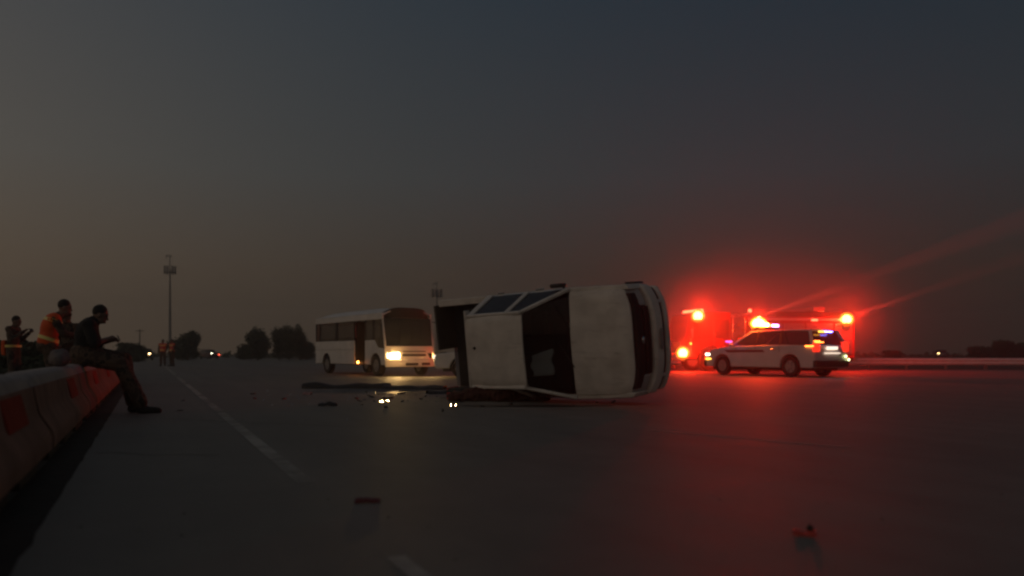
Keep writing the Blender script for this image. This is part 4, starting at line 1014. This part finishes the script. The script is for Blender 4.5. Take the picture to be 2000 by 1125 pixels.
# broken glass: mirror pieces turned to throw the bus headlight glint at the camera
HL = bus_m @ Vector((3.5, -.72, .76)); EYE = Vector((0, 0, CAM_H))
GL = [(744, 788, .075, 'largest glass shard glinting on the road in front of the oil spill'), (757, 786, .05, 'glass shard just right of the largest glinting one'), (881, 795, .04, 'left of two tiny glints below the pickup tail'), (891, 795, .034, 'right of two tiny glints below the pickup tail'), (797, 771, .06, 'glass shard glinting amid the oil spill'), (780, 764, .045, 'upper left glass shard on the oil spill'), (812, 774, .045, 'right glass shard on the oil spill near the black panel'), (720, 772, .045, 'dim glass shard near the middle of the oil spill'), (852, 761, .05, 'glass shard nearest the minibus side of the pickup tail'), (842, 762, .03, 'tiny glass shard left of the pickup tail')]
for i, (px, py, s_, lab) in enumerate(GL):
    s_ *= .55
    c = G(px, py)+Vector((0, 0, .03)); nrm = ((HL-c).normalized()+(EYE-c).normalized()).normalized()
    if i not in (0, 1, 2, 3): nrm = (nrm+Vector((.035, .02, 0))).normalized()
    b = MB(); rr = random.Random(40+i); pts = [(math.cos(a)*s_*(.7+.6*rr.random()), math.sin(a)*s_*.8*(.7+.6*rr.random())) for a in [2*PI*k/6 for k in range(6)]]
    b.prism(pts, -.003, .003, axis='z'); o = b.build('glass_shard', m_shard, None, smooth=False)
    o.rotation_euler = nrm.to_track_quat('Z', 'Y').to_euler(); o.location = c; tag(o, lab, 'glass shard', 'glass shards on the road')
rn = random.Random(78)
b = MB()
for k in range(48):
    p = W(-1.6+rn.gauss(0, 1.7), 15.2+rn.gauss(0, 1.6), .004); a = rn.random()*6.28; L_ = .02+.07*rn.random()**2; M = Matrix.Translation(p) @ Matrix.Rotation(a, 4, 'Z') @ Matrix.Rotation(rn.gauss(0, .2), 4, 'Y')
    b.box((-L_, -L_*.4, 0), (L_, L_*.4, .006+.02*rn.random()), M)
o = b.build('debris', m_black, None, smooth=False); tag(o, 'small broken trim pieces scattered over the road by the pickup', 'debris', kind='stuff')
rn = random.Random(77)
b = MB()
for k in range(700):
    p = W(-2.3+rn.gauss(0, 1.5), 16.0+rn.gauss(0, 1.5), .006); s_ = .006+.014*rn.random(); nrm = Vector((rn.gauss(0, .35), rn.gauss(0, .35), 1)).normalized(); e = nrm.orthogonal().normalized(); f = nrm.cross(e)
    b.poly([p+e*s_, p+f*s_*.7, p-e*s_*.8, p-f*s_])
o = b.build('glass_crumbs', m_shard, None, smooth=False); tag(o, 'scatter of tiny broken glass crumbs around the oil spill', 'glass', kind='stuff')
b = MB()
for k in range(900):
    p = W(rn.uniform(-7, 7), rn.uniform(2, 22), .002); s_ = .003+.006*rn.random()**3
    q = [b.b.verts.new(p+Vector(d)*s_) for d in ((1, 0, 0), (0, 1, 0), (-1, 0, 0), (0, -1, 0), (0, 0, .8))]
    for m in range(4): b.b.faces.new((q[m], q[(m+1) % 4], q[4]))
o = b.build('grit', m_soil, None, smooth=False); tag(o, 'loose grit scattered over the asphalt', 'grit', kind='stuff')

# ------------------------------------------------------------------ scattering volume added to imitate lens glow round the fire engine lamps
def glow_volume(name, ctr, rad, dens, label):
    b = MB(); b.ell((0, 0, 0), (1, 1, 1), seg=24, rings=16)
    mm = bpy.data.materials.new(name); mm.use_nodes = True; n = mm.node_tree.nodes; l = mm.node_tree.links; n.clear()
    o = b.build(name, mm); o.location = ctr; o.scale = rad; o.rotation_euler = (0, 0, -YAW)
    t = n.new('ShaderNodeTexCoord'); ln = n.new('ShaderNodeVectorMath'); ln.operation = 'LENGTH'; l.new(t.outputs['Object'], ln.inputs[0])
    m1 = n.new('ShaderNodeMapRange'); m1.interpolation_type = 'SMOOTHERSTEP'; l.new(ln.outputs['Value'], m1.inputs[0]); m1.inputs[1].default_value = .97; m1.inputs[2].default_value = 0; m1.inputs[3].default_value = 0; m1.inputs[4].default_value = dens
    nz = n.new('ShaderNodeTexNoise'); nz.inputs['Scale'].default_value = 3; nz.inputs['Detail'].default_value = 2; l.new(t.outputs['Object'], nz.inputs['Vector'])
    m2 = n.new('ShaderNodeMath'); m2.operation = 'MULTIPLY'; l.new(m1.outputs[0], m2.inputs[0]); m3 = n.new('ShaderNodeMath'); m3.operation = 'ADD'; l.new(nz.outputs[0], m3.inputs[0]); m3.inputs[1].default_value = .5; l.new(m3.outputs[0], m2.inputs[1])
    vo = n.new('ShaderNodeVolumePrincipled'); vo.inputs['Color'].default_value = (.9, .88, .85, 1); vo.inputs['Anisotropy'].default_value = .6; l.new(m2.outputs[0], vo.inputs['Density'])
    ou = n.new('ShaderNodeOutputMaterial'); l.new(vo.outputs[0], ou.inputs['Volume'])
    return tag(o, label, 'glow volume', kind='stuff')
glow_volume('lens_glow', W(11.2, 34.0, 2.2), (7.8, 6.6, 4.8), .085, 'added volume for the red lens glow round the fire engine lamps')
# ------------------------------------------------------------------ haze
hb_ = MB(); hb_.box((-500, -500, -1.4), (500, 500, 27.5)); hzo = hb_.build('haze', bpy.data.materials.new('haze_air'), None, smooth=False)
hm = hzo.data.materials[0]; hm.use_nodes = True; n = hm.node_tree.nodes; n.clear()
vo = n.new('ShaderNodeVolumePrincipled'); vo.inputs['Color'].default_value = (.92, .88, .84, 1); vo.inputs['Density'].default_value = HAZE_DENSITY; vo.inputs['Anisotropy'].default_value = .68
ou = n.new('ShaderNodeOutputMaterial'); hm.node_tree.links.new(vo.outputs[0], ou.inputs['Volume'])
hzo['kind'] = 'stuff'; tag(hzo, 'thin dusty evening haze over the whole road', 'haze')
bpy.data.scenes.remove(TS)
